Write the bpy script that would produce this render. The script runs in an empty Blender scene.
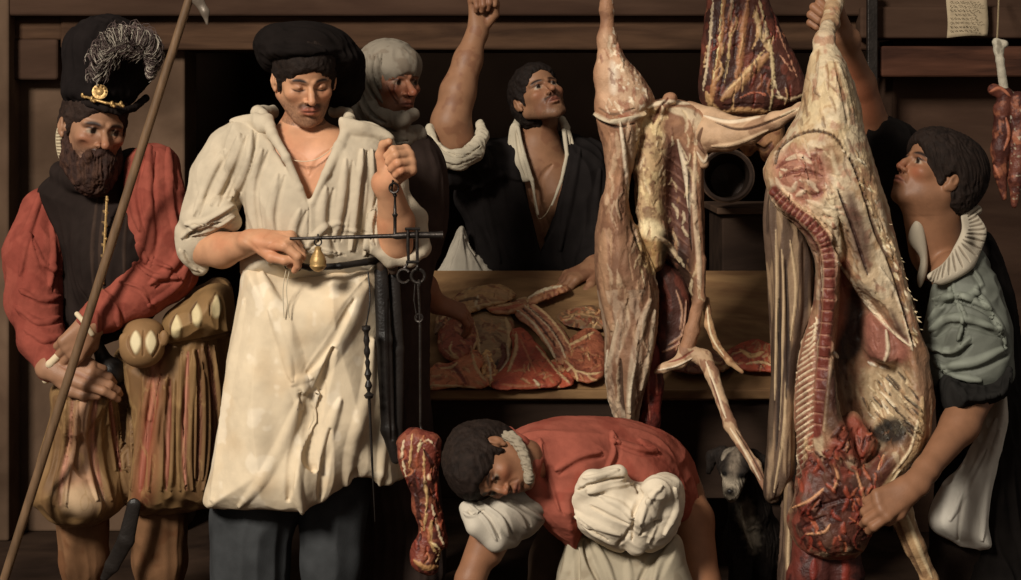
import bpy, math, random
import numpy as np
from mathutils import Vector, Matrix
random.seed(4); RS = np.random.RandomState(7)
FPX = 1885.0                                  # focal length in pixels of the 1021x580 frame
sc = bpy.context.scene
COL = sc.collection
YO = 0.0                                      # distance offset of the thing being built
def P(px, py, y):                             # a point of the place seen at (px, py), y metres behind the butcher
    y = y+YO; d = y + 5.0
    return np.array([(px-510.5)*d/FPX, y, 1.5-(py-110.0)*d/FPX])
def m_(y): return (y+YO+5.0)/FPX                 # metres per pixel there
def nrm(v):
    v = np.asarray(v, float); return v/(np.linalg.norm(v)+1e-12)
def lin(c):
    c = np.asarray(c, float)/255.0
    return np.where(c <= .04045, c/12.92, ((c+.055)/1.055)**2.4)
def smooth_poly(pts, n=5, closed=True):
    p = np.array(pts, float); N = len(p); out = []
    R = range(N) if closed else range(N-1)
    for i in R:
        if closed: a, b, c, d = p[(i-1) % N], p[i], p[(i+1) % N], p[(i+2) % N]
        else: a, b, c, d = p[max(i-1, 0)], p[i], p[i+1], p[min(i+2, N-1)]
        for j in range(n):
            t = j/n
            out.append(.5*((2*b)+(c-a)*t+(2*a-5*b+4*c-d)*t*t+(3*b-a-3*c+d)*t**3))
    if not closed: out.append(p[-1])
    return np.array(out)
# ---- lattice noise
_tab = RS.rand(65536).astype(np.float32)*2-1
def noise(p, seed=0):
    p = np.asarray(p, np.float32)
    i = np.floor(p).astype(np.int64); f = p-i; f = f*f*(3-2*f)
    r = 0
    for dx in (0, 1):
        wx = f[:, 0] if dx else 1-f[:, 0]
        for dy in (0, 1):
            wy = f[:, 1] if dy else 1-f[:, 1]
            for dz in (0, 1):
                wz = f[:, 2] if dz else 1-f[:, 2]
                h = ((i[:, 0]+dx)*73856093 ^ (i[:, 1]+dy)*19349663 ^ (i[:, 2]+dz)*83492791 ^ (seed*2654435)) & 65535
                r = r+_tab[h]*wx*wy*wz
    return r
def fbm(p, seed=0, o=3):
    r = 0; a = 1.0
    for k in range(o):
        r = r+a*noise(p*(2.03**k)+k*17.3, seed+k*5); a *= .5
    return r/1.6
def aniso(V, along, L, Wd, seed=0, warp=.35):
    """noise stretched along the world direction `along`"""
    a = nrm(along); b = nrm(np.cross(a, [0.31, .95, .1])); c = np.cross(a, b)
    q = np.stack([V@a/L, V@b/Wd, V@c/Wd], 1)
    q[:, 1] += warp*noise(V/L, seed+91)*2
    return q
# ---- signed distance sculpting
class Sculpt:
    def __init__(s): s.pr = []
    def _add(s, lo, hi, fn, k, op): s.pr.append((np.asarray(lo, float), np.asarray(hi, float), fn, k, op))
    def wcone(s, a, b, ra, rb, k=.006, op='u', flat=None):
        a = np.asarray(a, float); b = np.asarray(b, float); ba = b-a; L2 = max(float(ba@ba), 1e-9); R = max(ra, rb)
        ext = R*(max(1, flat[1]) if flat else 1)
        def fn(X, Y, Z):
            x = X-a[0]; y = Y-a[1]; z = Z-a[2]
            h = np.clip((x*ba[0]+y*ba[1]+z*ba[2])/L2, 0, 1)
            x = x-h*ba[0]; y = y-h*ba[1]; z = z-h*ba[2]
            r = ra+h*(rb-ra)
            if flat is None: return np.sqrt(x*x+y*y+z*z)-r
            n, f = nrm(flat[0]), flat[1]
            c = x*n[0]+y*n[1]+z*n[2]; g = c*(1/f-1)
            l0 = np.sqrt(x*x+y*y+z*z)+1e-9
            x = x+n[0]*g; y = y+n[1]*g; z = z+n[2]*g
            l1 = np.sqrt(x*x+y*y+z*z)+1e-9
            return (l1-r)*np.minimum(l0/l1, 1.0)
        s._add(np.minimum(a, b)-ext, np.maximum(a, b)+ext, fn, k, op)
    def chain(s, pts, k=.008, op='u', flat=None):
        """pts: (px, py, y, radius in px)"""
        for p, q in zip(pts[:-1], pts[1:]):
            s.wcone(P(*p[:3]), P(*q[:3]), p[3]*m_(p[2]), q[3]*m_(q[2]), k, op, flat)
    def wchain(s, pts, rad, k=.006, op='u', flat=None):
        for i in range(len(pts)-1): s.wcone(pts[i], pts[i+1], rad[i], rad[i+1], k, op, flat)
    def ell(s, C, r, R=None, k=.006, op='u'):
        C = np.asarray(C, float); r = np.asarray(r, float); R = np.eye(3) if R is None else R
        e = np.sqrt((R**2)@(r**2)); M = R.T
        def fn(X, Y, Z):
            x = X-C[0]; y = Y-C[1]; z = Z-C[2]
            u = (M[0, 0]*x+M[0, 1]*y+M[0, 2]*z); v = (M[1, 0]*x+M[1, 1]*y+M[1, 2]*z); w = (M[2, 0]*x+M[2, 1]*y+M[2, 2]*z)
            k0 = np.sqrt((u/r[0])**2+(v/r[1])**2+(w/r[2])**2)+1e-9
            k1 = np.sqrt((u/r[0]**2)**2+(v/r[1]**2)**2+(w/r[2]**2)**2)+1e-9
            return k0*(k0-1)/k1
        s._add(C-e, C+e, fn, k, op)
    def e(s, px, py, y, rx, ry, rz, k=.01, op='u', R=None):   # ellipsoid: pixel centre, pixel radii in x and z, depth radius in metres
        s.ell(P(px, py, y), (rx*m_(y), ry, rz*m_(y)), R, k, op)
    def puff(s, poly, y0, T, R, k=.01, op='u', yc=None, sm=True, n=5, board=None):
        """an outline given its own distance y0, half depth T and rounding R; yc: [(px,py,y)...] bends its middle surface"""
        pl = smooth_poly(poly, n) if sm else np.array(poly, float)
        w = np.array([P(x, y, y0) for x, y in pl])[:, [0, 2]]
        cs = None
        if board is not None:
            w = np.array([P(x, y, board.y_at(y)-board.off) for x, y in pl])[:, [0, 2]]
            yy0 = [board.y_of_z(z)-board.off for z in w[:, 1]]; ylo, yhi = min(yy0)-T, max(yy0)+T
        elif yc is not None:
            cs = np.array([[*P(a, b, y0)[[0, 2]], c] for a, b, c in yc]); cs[:, 2] += YO; ys = cs[:, 2]
            ylo, yhi = ys.min()-T, ys.max()+T
        else: ylo, yhi = y0+YO-T, y0+YO+T
        yr = y0+YO
        def fn(X, Y, Z):
            gx = X[:, 0, :] if X.ndim == 3 else X; gx = X.reshape(-1); gz = Z.reshape(-1)
            A, B = np.meshgrid(gx, gz, indexing='ij')
            d2 = np.full(A.shape, 1e9, np.float32); ins = np.zeros(A.shape, bool)
            for i in range(len(w)):
                p, q = w[i], w[(i+1) % len(w)]; e = q-p; L = max(e@e, 1e-12)
                t = np.clip(((A-p[0])*e[0]+(B-p[1])*e[1])/L, 0, 1)
                d2 = np.minimum(d2, (A-p[0]-t*e[0])**2+(B-p[1]-t*e[1])**2)
                if abs(e[1]) > 1e-12:
                    c = (p[1] > B) != (q[1] > B)
                    ins ^= c & (A < (e[0])*(B-p[1])/e[1]+p[0])
            sd = np.sqrt(d2)*np.where(ins, 1, -1)
            if cs is not None:
                W = 0; S = 0
                for a, b, c in cs:
                    ww = 1/((A-a)**2+(B-b)**2+.0006)**1.5; W = W+ww; S = S+ww*c
                yy = S/W
            elif board is not None: yy = board.y_of_z(B)-board.off
            else: yy = np.full(A.shape, yr)
            u = 1-np.minimum(sd/R, 1)
            q = np.sqrt((u*u)[:, None, :]+((Y.reshape(1, -1, 1)-yy[:, None, :])/T)**2)
            return ((q-1)*min(R, T)).astype(np.float32)
        s._add((w[:, 0].min(), ylo, w[:, 1].min()), (w[:, 0].max(), yhi, w[:, 1].max()), fn, k, op)
    def build(s, vox, base=(128, 128, 128)):
        us = [p for p in s.pr if p[4] == 'u']
        lo = np.min([p[0] for p in us], 0)-4*vox; hi = np.max([p[1] for p in us], 0)+4*vox
        n = np.ceil((hi-lo)/vox).astype(int)+1
        g = np.full(n, .08, np.float32)
        ax = [(lo[i]+vox*np.arange(n[i])).astype(np.float32) for i in range(3)]
        for a, b, fn, k, op in s.pr:
            pad = k+3*vox
            i0 = np.clip(np.floor((a-pad-lo)/vox).astype(int), 0, n); i1 = np.clip(np.ceil((b+pad-lo)/vox).astype(int)+1, 0, n)
            if (i1 <= i0).any(): continue
            X = ax[0][i0[0]:i1[0]][:, None, None]; Y = ax[1][i0[1]:i1[1]][None, :, None]; Z = ax[2][i0[2]:i1[2]][None, None, :]
            d = fn(X, Y, Z); v = g[i0[0]:i1[0], i0[1]:i1[1], i0[2]:i1[2]]
            if op == 'u':
                h = np.maximum(k-np.abs(v-d), 0)/max(k, 1e-6); r = np.minimum(v, d)-h*h*k*.25
            elif op == 's':
                d = -d; h = np.maximum(k-np.abs(v-d), 0)/max(k, 1e-6); r = np.maximum(v, d)+h*h*k*.25
            g[i0[0]:i1[0], i0[1]:i1[1], i0[2]:i1[2]] = r
        return Skin(*nets(g, lo, vox), base)
def nets(g, lo, h):
    s = g < 0
    c = np.zeros(tuple(np.array(g.shape)-1), np.uint8)
    for i in (0, 1):
        for j in (0, 1):
            for k in (0, 1):
                c += s[i:g.shape[0]-1+i, j:g.shape[1]-1+j, k:g.shape[2]-1+k]
    act = (c > 0) & (c < 8); idx = np.argwhere(act)
    vid = np.full(act.shape, -1, np.int32); vid[act] = np.arange(len(idx))
    S = np.zeros((len(idx), 3)); cnt = np.zeros(len(idx))
    x, y, z = idx.T
    def val(o): return g[x+o[0], y+o[1], z+o[2]]
    for a in range(3):
        o1, o2 = [q for q in range(3) if q != a]
        for u in (0, 1):
            for v in (0, 1):
                p = [0, 0, 0]; p[o1] = u; p[o2] = v; q = list(p); q[a] = 1
                A = val(p); B = val(q); m = (A < 0) != (B < 0)
                t = np.where(m, A/np.where(m, A-B, 1), 0)
                pt = np.tile(np.array(p, float), (len(idx), 1)); pt[:, a] = t
                S += pt*m[:, None]; cnt += m
    V = (idx+S/cnt[:, None])*h+lo
    F = []
    for a in range(3):
        sl0 = [slice(None)]*3; sl1 = [slice(None)]*3
        sl0[a] = slice(0, -1); sl1[a] = slice(1, None)
        A = s[tuple(sl0)]; B = s[tuple(sl1)]
        e = np.argwhere(A != B); o1, o2 = (a+1) % 3, (a+2) % 3
        ok = (e[:, o1] > 0) & (e[:, o2] > 0) & (e[:, o1] < act.shape[o1]) & (e[:, o2] < act.shape[o2]); e = e[ok]
        fl = A[tuple(e.T)]
        q = []
        for u, v in ((0, 0), (1, 0), (1, 1), (0, 1)):
            w = e.copy(); w[:, o1] -= u; w[:, o2] -= v; q.append(vid[tuple(w.T)])
        q = np.stack(q, 1)
        q[fl] = q[fl]; q[~fl] = q[~fl][:, ::-1]
        F.append(q)
    F = np.concatenate(F)
    F = F[(F >= 0).all(1)]
    return V, F
class Skin:
    """a sculpted surface with albedo per vertex"""
    def __init__(s, V, F, base):
        s.V, s.F = V, F; s.C = np.tile(lin(base), (len(V), 1)); s.upd()
    def upd(s):
        V, F = s.V, s.F
        n = np.cross(V[F[:, 2]]-V[F[:, 0]], V[F[:, 3]]-V[F[:, 1]]); N = np.zeros_like(V)
        for i in range(4):
            for c in range(3): N[:, c] += np.bincount(F[:, i], n[:, c], len(V))
        s.N = N/(np.linalg.norm(N, axis=1)[:, None]+1e-12)
        d = V[:, 1]+5.0
        s.px = 510.5+V[:, 0]*FPX/d; s.py = 110-(V[:, 2]-1.5)*FPX/d
        w = V-np.array([0, -5, 1.5]); w /= np.linalg.norm(w, axis=1)[:, None]
        s.front = np.clip(-(s.N*w).sum(1)*2.5, 0, 1)
    def disp(s, a): s.V = s.V+s.N*np.asarray(a)[:, None]; s.upd()
    def mix(s, mask, col):
        m = np.clip(mask, 0, 1)[:, None]; s.C = s.C*(1-m)+lin(col)*m
    def stroke_l(s, h, pts, w, amp):
        q = h.loc(s.V); d = np.full(len(q), 9.0)
        for p, r in zip(pts[:-1], pts[1:]):
            p = np.array(p); e = np.array(r)-p; t = np.clip(((q[:, 0]-p[0])*e[0]+(q[:, 2]-p[1])*e[1])/(e@e), 0, 1)
            d = np.minimum(d, np.hypot(q[:, 0]-p[0]-t*e[0], q[:, 2]-p[1]-t*e[1]))
        f = np.exp(-(d/w)**2)*(q[:, 1] < -.1)*(q[:, 1] > -.6); s.V = s.V+s.N*(f*amp)[:, None]; s.C = s.C*(1-.25*f[:, None])
    def _dist(s, pts, sel):
        x = s.px[sel]; y = s.py[sel]; d = np.full(x.shape, 1e9); T = np.zeros(x.shape)
        n = len(pts)-1
        for i in range(n):
            p, q = pts[i], pts[i+1]; e = q-p; L = max(e@e, 1e-9)
            t = np.clip(((x-p[0])*e[0]+(y-p[1])*e[1])/L, 0, 1)
            dd = (x-p[0]-t*e[0])**2+(y-p[1]-t*e[1])**2
            b = dd < d; d = np.where(b, dd, d); T = np.where(b, (i+t)/n, T)
        return np.sqrt(d), T
    def stroke(s, pts, w, amp=0, col=None, a=1.0, taper=True, ymax=None, ymin=None, wob=0, sm=True, up=True):
        """a ridge (amp>0), a groove (amp<0) or a streak of another colour following a line over the side that faces the room"""
        pts = smooth_poly(pts, 4, False) if sm and len(pts) > 2 else np.array(pts, float)
        lo = pts.min(0)-w*1.5-wob; hi = pts.max(0)+w*1.5+wob
        sel = (s.px > lo[0]) & (s.px < hi[0]) & (s.py > lo[1]) & (s.py < hi[1]) & (s.front > 0)
        if ymax is not None: sel &= s.V[:, 1] < ymax
        if ymin is not None: sel &= s.V[:, 1] > ymin
        sel = np.flatnonzero(sel)
        if not len(sel): return
        d, T = s._dist(pts, sel)
        if wob: d = d+wob*noise(s.V[sel]*160, 3)
        ww = w*(np.sqrt(np.clip(np.sin(np.pi*np.clip(T, .02, .98)), 0, 1))*.85+.15) if taper else w
        f = np.clip(1-(d/ww)**2, 0, 1)**1.5*s.front[sel]
        if amp: s.V[sel] += s.N[sel]*(f*amp)[:, None]
        if col is not None:
            m = np.clip(f*1.8*a, 0, a)[:, None]; s.C[sel] = s.C[sel]*(1-m)+lin(col)*m
        if amp and up: s.upd()
    def strokes(s, L, **k):
        for q in L: s.stroke(*q, up=False, **k)
        s.upd()
    def scumble(s, box, n, pal, L=(6, 16), w=(1, 2.6), amp=.003, ang=(1.2, 1.9), a=.6, seed=1, wob=.8):
        """many small irregular streaks of fat, sinew and blood"""
        r = random.Random(seed); x0, y0, x1, y1 = box
        for i in range(n):
            x, y, t, l = r.uniform(x0, x1), r.uniform(y0, y1), r.uniform(*ang), r.uniform(*L); j = l*.18
            s.stroke([(x, y), (x+l*.5*math.cos(t)+r.uniform(-j, j), y+l*.5*math.sin(t)+r.uniform(-j, j)), (x+l*math.cos(t), y+l*math.sin(t))], r.uniform(*w), r.choice((amp, amp*.6, -amp)), r.choice(pal), a, wob=wob, up=False)
        s.upd()
    def area(s, poly, col, a=1.0, soft=2.0, amp=0, n1=None, ymax=None, rag=0):
        """an area of another colour (or a raised one) bounded by an outline on the side that faces the room"""
        pl = smooth_poly(poly, 4); lo = pl.min(0)-soft-rag; hi = pl.max(0)+soft+rag
        sel = (s.px > lo[0]) & (s.px < hi[0]) & (s.py > lo[1]) & (s.py < hi[1]) & (s.front > 0)
        if ymax is not None: sel &= s.V[:, 1] < ymax
        sel = np.flatnonzero(sel)
        if not len(sel): return
        x, y = s.px[sel], s.py[sel]; ins = np.zeros(x.shape, bool)
        for i in range(len(pl)):
            p, q = pl[i], pl[(i+1) % len(pl)]
            if p[1] != q[1]:
                c = (p[1] > y) != (q[1] > y); ins ^= c & (x < (q[0]-p[0])*(y-p[1])/(q[1]-p[1])+p[0])
        d, _ = s._dist(np.vstack([pl, pl[:1]]), sel); d = np.where(ins, d, -d)
        if rag: d = d+rag*noise(s.V[sel]*120, 8)
        f = np.clip(d/soft*.5+.5, 0, 1)*np.minimum(s.front[sel]*2, 1)
        if amp: s.V[sel] += s.N[sel]*(f*amp)[:, None]
        if col is not None:
            m = (f*a)[:, None]; s.C[sel] = s.C[sel]*(1-m)+lin(col)*m
        if amp: s.upd()
    def rough(s, amp, scale, seed=0, o=3): s.disp(amp*fbm(s.V/scale, seed, o))
    def folds(s, along, L, Wd, amp, seed=0, mask=None, ridge=True):
        q = aniso(s.V, along, L, Wd, seed); f = noise(q, seed)
        if ridge: f = 1-2.2*np.abs(f)
        f = f*amp
        if mask is not None: f = f*mask
        s.disp(f)
    def marble(s, col, scale, thr=.2, along=None, stretch=4, seed=0, a=1.0, soft=.15, mask=None, amp=0):
        q = s.V/scale if along is None else aniso(s.V, along, scale*stretch, scale, seed)
        f = fbm(q, seed, 3); m = np.clip((f-thr)/soft, 0, 1)*a
        if mask is not None: m = m*mask
        s.mix(m, col)
        if amp: s.disp(m*amp)
    def vein(s, col, scale, w=.08, along=None, stretch=3, seed=0, a=1.0, amp=0, mask=None):
        q = s.V/scale if along is None else aniso(s.V, along, scale*stretch, scale, seed)
        f = np.abs(fbm(q, seed, 2)); m = np.clip(1-f/w, 0, 1)*a
        if mask is not None: m = m*mask
        s.mix(m, col)
        if amp: s.disp(m*amp)
    def done(s, name, mat, parent=None, **kw):
        return mesh_np(name, s.V, s.F, mat, parent, s.C, **kw)
def mesh_np(name, V, F, mat, parent=None, C=None, smooth=True):
    me = bpy.data.meshes.new(name); n = len(V); F = np.asarray(F); f, c = F.shape
    me.vertices.add(n); me.vertices.foreach_set('co', np.asarray(V, np.float32).ravel())
    me.loops.add(f*c); me.loops.foreach_set('vertex_index', F.astype(np.int32).ravel())
    me.polygons.add(f); me.polygons.foreach_set('loop_start', (np.arange(f)*c).astype(np.int32))
    me.polygons.foreach_set('loop_total', np.full(f, c, np.int32))
    if smooth: me.polygons.foreach_set('use_smooth', np.ones(f, bool))
    me.update(calc_edges=True)
    if C is not None:
        at = me.color_attributes.new('Col', 'FLOAT_COLOR', 'POINT')
        at.data.foreach_set('color', np.hstack([C, np.ones((n, 1))]).astype(np.float32).ravel())
    me.materials.append(mat)
    o = bpy.data.objects.new(name, me); COL.objects.link(o)
    if parent is not None: o.parent = parent; o.matrix_parent_inverse = Matrix.Translation(-Vector(root_loc(parent)))
    return o
def root_loc(o): return tuple(o.location) if o.type == 'EMPTY' else (0, 0, 0)
def tag(o, label=None, cat=None, group=None, kind=None):
    for k, v in (('label', label), ('category', cat), ('group', group), ('kind', kind)):
        if v: o[k] = v
    return o
def thing(name, label, cat, loc, group=None):
    o = bpy.data.objects.new(name, None); COL.objects.link(o); o.location = tuple(float(q) for q in loc); o.empty_display_size = .1
    return tag(o, label, cat, group)
# ---- plain meshes
class MB:
    def __init__(s): s.v = []; s.f = []
    def add(s, V, F):
        b = len(s.v); s.v += [tuple(float(c) for c in q) for q in V]; s.f += [tuple(i+b for i in q) for q in F]
    def tube(s, pts, rad, n=10, caps=True):
        pts = [np.asarray(p, float) for p in pts]
        if not hasattr(rad, '__len__'): rad = [rad]*len(pts)
        V = []; F = []; up = None
        for i, p in enumerate(pts):
            t = nrm(pts[min(i+1, len(pts)-1)]-pts[max(i-1, 0)])
            if up is None: up = nrm(np.cross(t, [.3, .2, .9] if abs(t[2]) < .9 else [1, .2, 0]))
            up = nrm(up-t*(up@t)); w = np.cross(t, up)
            for j in range(n):
                a = 2*math.pi*j/n; V.append(p+rad[i]*(math.cos(a)*up+math.sin(a)*w))
        for i in range(len(pts)-1):
            for j in range(n):
                F.append((i*n+j, i*n+(j+1) % n, (i+1)*n+(j+1) % n, (i+1)*n+j))
        if caps: F.append(tuple(range(n-1, -1, -1))); F.append(tuple((len(pts)-1)*n+j for j in range(n)))
        s.add(V, F)
    def box(s, lo, hi, seg=0):
        x0, y0, z0 = lo; x1, y1, z1 = hi
        V = [(x0, y0, z0), (x1, y0, z0), (x1, y1, z0), (x0, y1, z0), (x0, y0, z1), (x1, y0, z1), (x1, y1, z1), (x0, y1, z1)]
        s.add(V, [(0, 3, 2, 1), (4, 5, 6, 7), (0, 1, 5, 4), (1, 2, 6, 5), (2, 3, 7, 6), (3, 0, 4, 7)])
    def lathe(s, c, axis, prof, n=20):
        a = nrm(axis); u = nrm(np.cross(a, [.2, .9, .3])); w = np.cross(a, u); c = np.asarray(c, float)
        V = []; F = []
        for h, r in prof:
            for j in range(n):
                t = 2*math.pi*j/n; V.append(c+a*h+r*(math.cos(t)*u+math.sin(t)*w))
        for i in range(len(prof)-1):
            for j in range(n): F.append((i*n+j, i*n+(j+1) % n, (i+1)*n+(j+1) % n, (i+1)*n+j))
        F.append(tuple(range(n-1, -1, -1))); F.append(tuple((len(prof)-1)*n+j for j in range(n)))
        s.add(V, F)
    def torus(s, c, nx, R, r, n=24, m=8, sy=1.0, a0=0, a1=2*math.pi):
        nx = nrm(nx); u = nrm(np.cross(nx, [0, 0, 1] if abs(nx[2]) < .9 else [1, 0, 0])); w = np.cross(nx, u); c = np.asarray(c, float)
        pts = [c+R*(math.cos(a0+(a1-a0)*i/n)*u+sy*math.sin(a0+(a1-a0)*i/n)*w) for i in range(n+1)]
        s.tube(pts, r, m, caps=True)
    def build(s, name, mat, parent=None, smooth=True, bevel=0):
        me = bpy.data.meshes.new(name); me.from_pydata(s.v, [], s.f); me.materials.append(mat)
        if smooth:
            me.polygons.foreach_set('use_smooth', np.ones(len(me.polygons), bool))
        me.update()
        o = bpy.data.objects.new(name, me); COL.objects.link(o)
        if bevel:
            b = o.modifiers.new('b', 'BEVEL'); b.width = bevel; b.segments = 3; b.limit_method = 'ANGLE'
        if smooth:
            try: me.set_sharp_from_angle(angle=math.radians(40))
            except Exception: pass
        if parent is not None: o.parent = parent; o.matrix_parent_inverse = Matrix.Translation(-Vector(root_loc(parent)))
        return o
def curve_px(pts, n=6):                       # (px, py, y) control points -> smooth world polyline
    return [P(*q) for q in smooth_poly(pts, n, False)]
# ---- materials
def mat(name, col=None, rough=.75, spec=.25, bump=.15, bscale=180, var=.12, vscale=25, metal=0, sheen=0, sss=0, stretch=None, wood=None, coat=0):
    m = bpy.data.materials.new(name); m.use_nodes = True; t = m.node_tree; N = t.nodes; Lk = t.links
    b = N['Principled BSDF']; b.inputs['Roughness'].default_value = rough; b.inputs['Specular IOR Level'].default_value = spec*.8
    b.inputs['Metallic'].default_value = metal
    if sheen: b.inputs['Sheen Weight'].default_value = sheen
    if coat: b.inputs['Coat Weight'].default_value = coat; b.inputs['Coat Roughness'].default_value = .3
    if sss:
        b.inputs['Subsurface Weight'].default_value = sss; b.inputs['Subsurface Radius'].default_value = (.012, .005, .003); b.inputs['Subsurface Scale'].default_value = .5
    tc = N.new('ShaderNodeTexCoord'); mp = N.new('ShaderNodeMapping'); Lk.new(tc.outputs['Object'], mp.inputs[0])
    if stretch: mp.inputs['Scale'].default_value = stretch
    no = N.new('ShaderNodeTexNoise'); no.inputs['Scale'].default_value = vscale; no.inputs['Detail'].default_value = 6
    Lk.new(mp.outputs[0], no.inputs[0])
    mr = N.new('ShaderNodeMapRange'); mr.inputs[1].default_value = .3; mr.inputs[2].default_value = .7; mr.inputs[3].default_value = 1-var; mr.inputs[4].default_value = 1+var
    Lk.new(no.outputs[0], mr.inputs[0])
    mx = N.new('ShaderNodeVectorMath'); mx.operation = 'SCALE'
    if col is None:
        at = N.new('ShaderNodeVertexColor'); at.layer_name = 'Col'; Lk.new(at.outputs[0], mx.inputs[0])
    elif wood is not None:
        r = N.new('ShaderNodeMix'); r.data_type = 'RGBA'
        n2 = N.new('ShaderNodeTexNoise'); n2.inputs['Scale'].default_value = vscale*.6; n2.inputs['Detail'].default_value = 8; n2.inputs['Distortion'].default_value = 1.0
        Lk.new(mp.outputs[0], n2.inputs[0])
        m2 = N.new('ShaderNodeMapRange'); m2.inputs[1].default_value = .42; m2.inputs[2].default_value = .62; Lk.new(n2.outputs[0], m2.inputs[0])
        Lk.new(m2.outputs[0], r.inputs['Factor']); r.inputs['A'].default_value = (*lin(col), 1); r.inputs['B'].default_value = (*lin(wood), 1)
        Lk.new(r.outputs['Result'], mx.inputs[0])
    else: mx.inputs[0].default_value = tuple(lin(col))
    Lk.new(mr.outputs[0], mx.inputs['Scale']); Lk.new(mx.outputs[0], b.inputs['Base Color'])
    if bump:
        nb = N.new('ShaderNodeTexNoise'); nb.inputs['Scale'].default_value = bscale; nb.inputs['Detail'].default_value = 4
        Lk.new(mp.outputs[0], nb.inputs[0]); bp = N.new('ShaderNodeBump'); bp.inputs['Strength'].default_value = bump; bp.inputs['Distance'].default_value = .004
        Lk.new(nb.outputs[0], bp.inputs['Height']); Lk.new(bp.outputs[0], b.inputs['Normal'])
    return m
# ---- heads
class Head:
    def __init__(s, px, py, y, Hpx, face=(0, -1, 0), up=(0, 0, 1)):
        s.C = P(px, py, y); s.H = Hpx*m_(y)
        z = nrm(up); yv = -nrm(face); yv = nrm(yv-z*(yv@z)); x = np.cross(yv, z); s.R = np.stack([x, yv, z], 1)
    def L(s, *p): return s.C+s.H*(s.R@np.asarray(p, float))
    def loc(s, V): return ((V-s.C)/s.H)@s.R
def YP(yaw, pitch=0, roll=0):                 # yaw>0 turns to the picture's right, pitch>0 looks down, roll>0 leans to the right
    a, p, r = map(math.radians, (yaw, pitch, roll))
    face = np.array([math.sin(a)*math.cos(p), -math.cos(a)*math.cos(p), -math.sin(p)])
    up = np.array([math.sin(a)*math.sin(p), -math.cos(a)*math.sin(p), math.cos(p)])
    side = np.cross(up, face)
    up = up*math.cos(r)-side*math.sin(r)*(1 if True else 0)
    return face, up
def head(S, h, nose=1.0, jaw=1.0, gaunt=0.0, eyes='open', mouth=0.0, brow=1.0, fat=1.0):
    H = h.H
    def C(a, b, ra, rb, k=.03, op='u'): S.wcone(h.L(*a), h.L(*b), ra*H, rb*H, k*H, op)
    def E(c, r, k=.04, op='u'): S.ell(h.L(*c), np.array(r)*H, h.R, k*H, op)
    E((0, .09, .15), (.325, .40, .345))
    E((0, -.12, -.06), (.265*fat, .24, .33), .1)
    E((0, -.12, .22), (.25, .24, .2), .1)
    for s in (-1, 1):
        C((s*.235, .06, -.17), (s*.10, -.22, -.375), .085*jaw, .075*jaw, .09)
        E((s*.175, -.235, -.085), (.085, .085, .065), .07)
        C((s*.19, -.275, .075), (s*.045, -.345, .065), .030*brow, .034*brow, .03)
    E((0, -.255, -.415), (.10*jaw, .085, .075), .05)
    E((0, -.27, -.27), (.14, .10, .11), .06)
    for s in (-1, 1):
        E((s*.125, -.385, -.0), (.082, .070, .052), .05, 's')
        if gaunt: E((s*.20, -.30, -.22), (.07, .05, .09), .06, 's')
        E((s*.128, -.268, -.005), (.062, .062, .058), .008)
        if eyes == 'open':
            zs = .032; zl = -.04
        else: zs = .012; zl = -.048
        C((s*.062, -.305, -.012), (s*.125, -.337, zs+.004), .012, .016, .01); C((s*.125, -.337, zs+.004), (s*.19, -.29, -.005), .016, .012, .01)
        if eyes != 'open': E((s*.128, -.285, .012), (.062, .055, .05), .01)
        C((s*.068, -.305, -.02), (s*.13, -.322, zl), .010, .012, .012); C((s*.13, -.322, zl), (s*.185, -.285, -.015), .012, .01, .012)
    C((0, -.33, .055), (0, -.40*nose**.3, -.06), .028, .034, .03)
    C((0, -.40*nose**.3, -.06), (0, -.435*nose**.5, -.125), .034, .042*nose, .03)
    for s in (-1, 1):
        E((s*.05, -.375, -.145), (.034, .045, .032), .02)
        E((s*.026, -.41, -.172), (.013, .02, .014), .01, 's')
    m = mouth
    for s in (-1, 1):
        C((s*.105, -.325, -.262), (s*.028, -.372, -.240+m*.3), .014, .024, .02)
        C((s*.10, -.322, -.268), (s*.02, -.362, -.288-m*.5), .012, .027, .018)
        C((s*.028, -.372, -.240+m*.3), (0, -.37, -.245+m*.3), .024, .02, .015)
        C((s*.02, -.362, -.288-m*.5), (0, -.362, -.29-m*.5), .027, .027, .015)
    C((-.09, -.372, -.264), (0, -.405, -.264), .006, .010+m*.6, .01, 's'); C((.09, -.372, -.264), (0, -.405, -.264), .006, .010+m*.6, .01, 's')
    E((0, -.36, -.335), (.10, .035, .022), .03, 's')
    for s in (-1, 1):
        C((s*.29, .02, -.02), (s*.34, .06, -.01), .05, .05, .03); E((s*.352, .06, -.01), (.026, .062, .10), .015); E((s*.335, .02, -.10), (.024, .032, .038), .02)
        E((s*.385, .045, .01), (.022, .034, .058), .012, 's')
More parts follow.
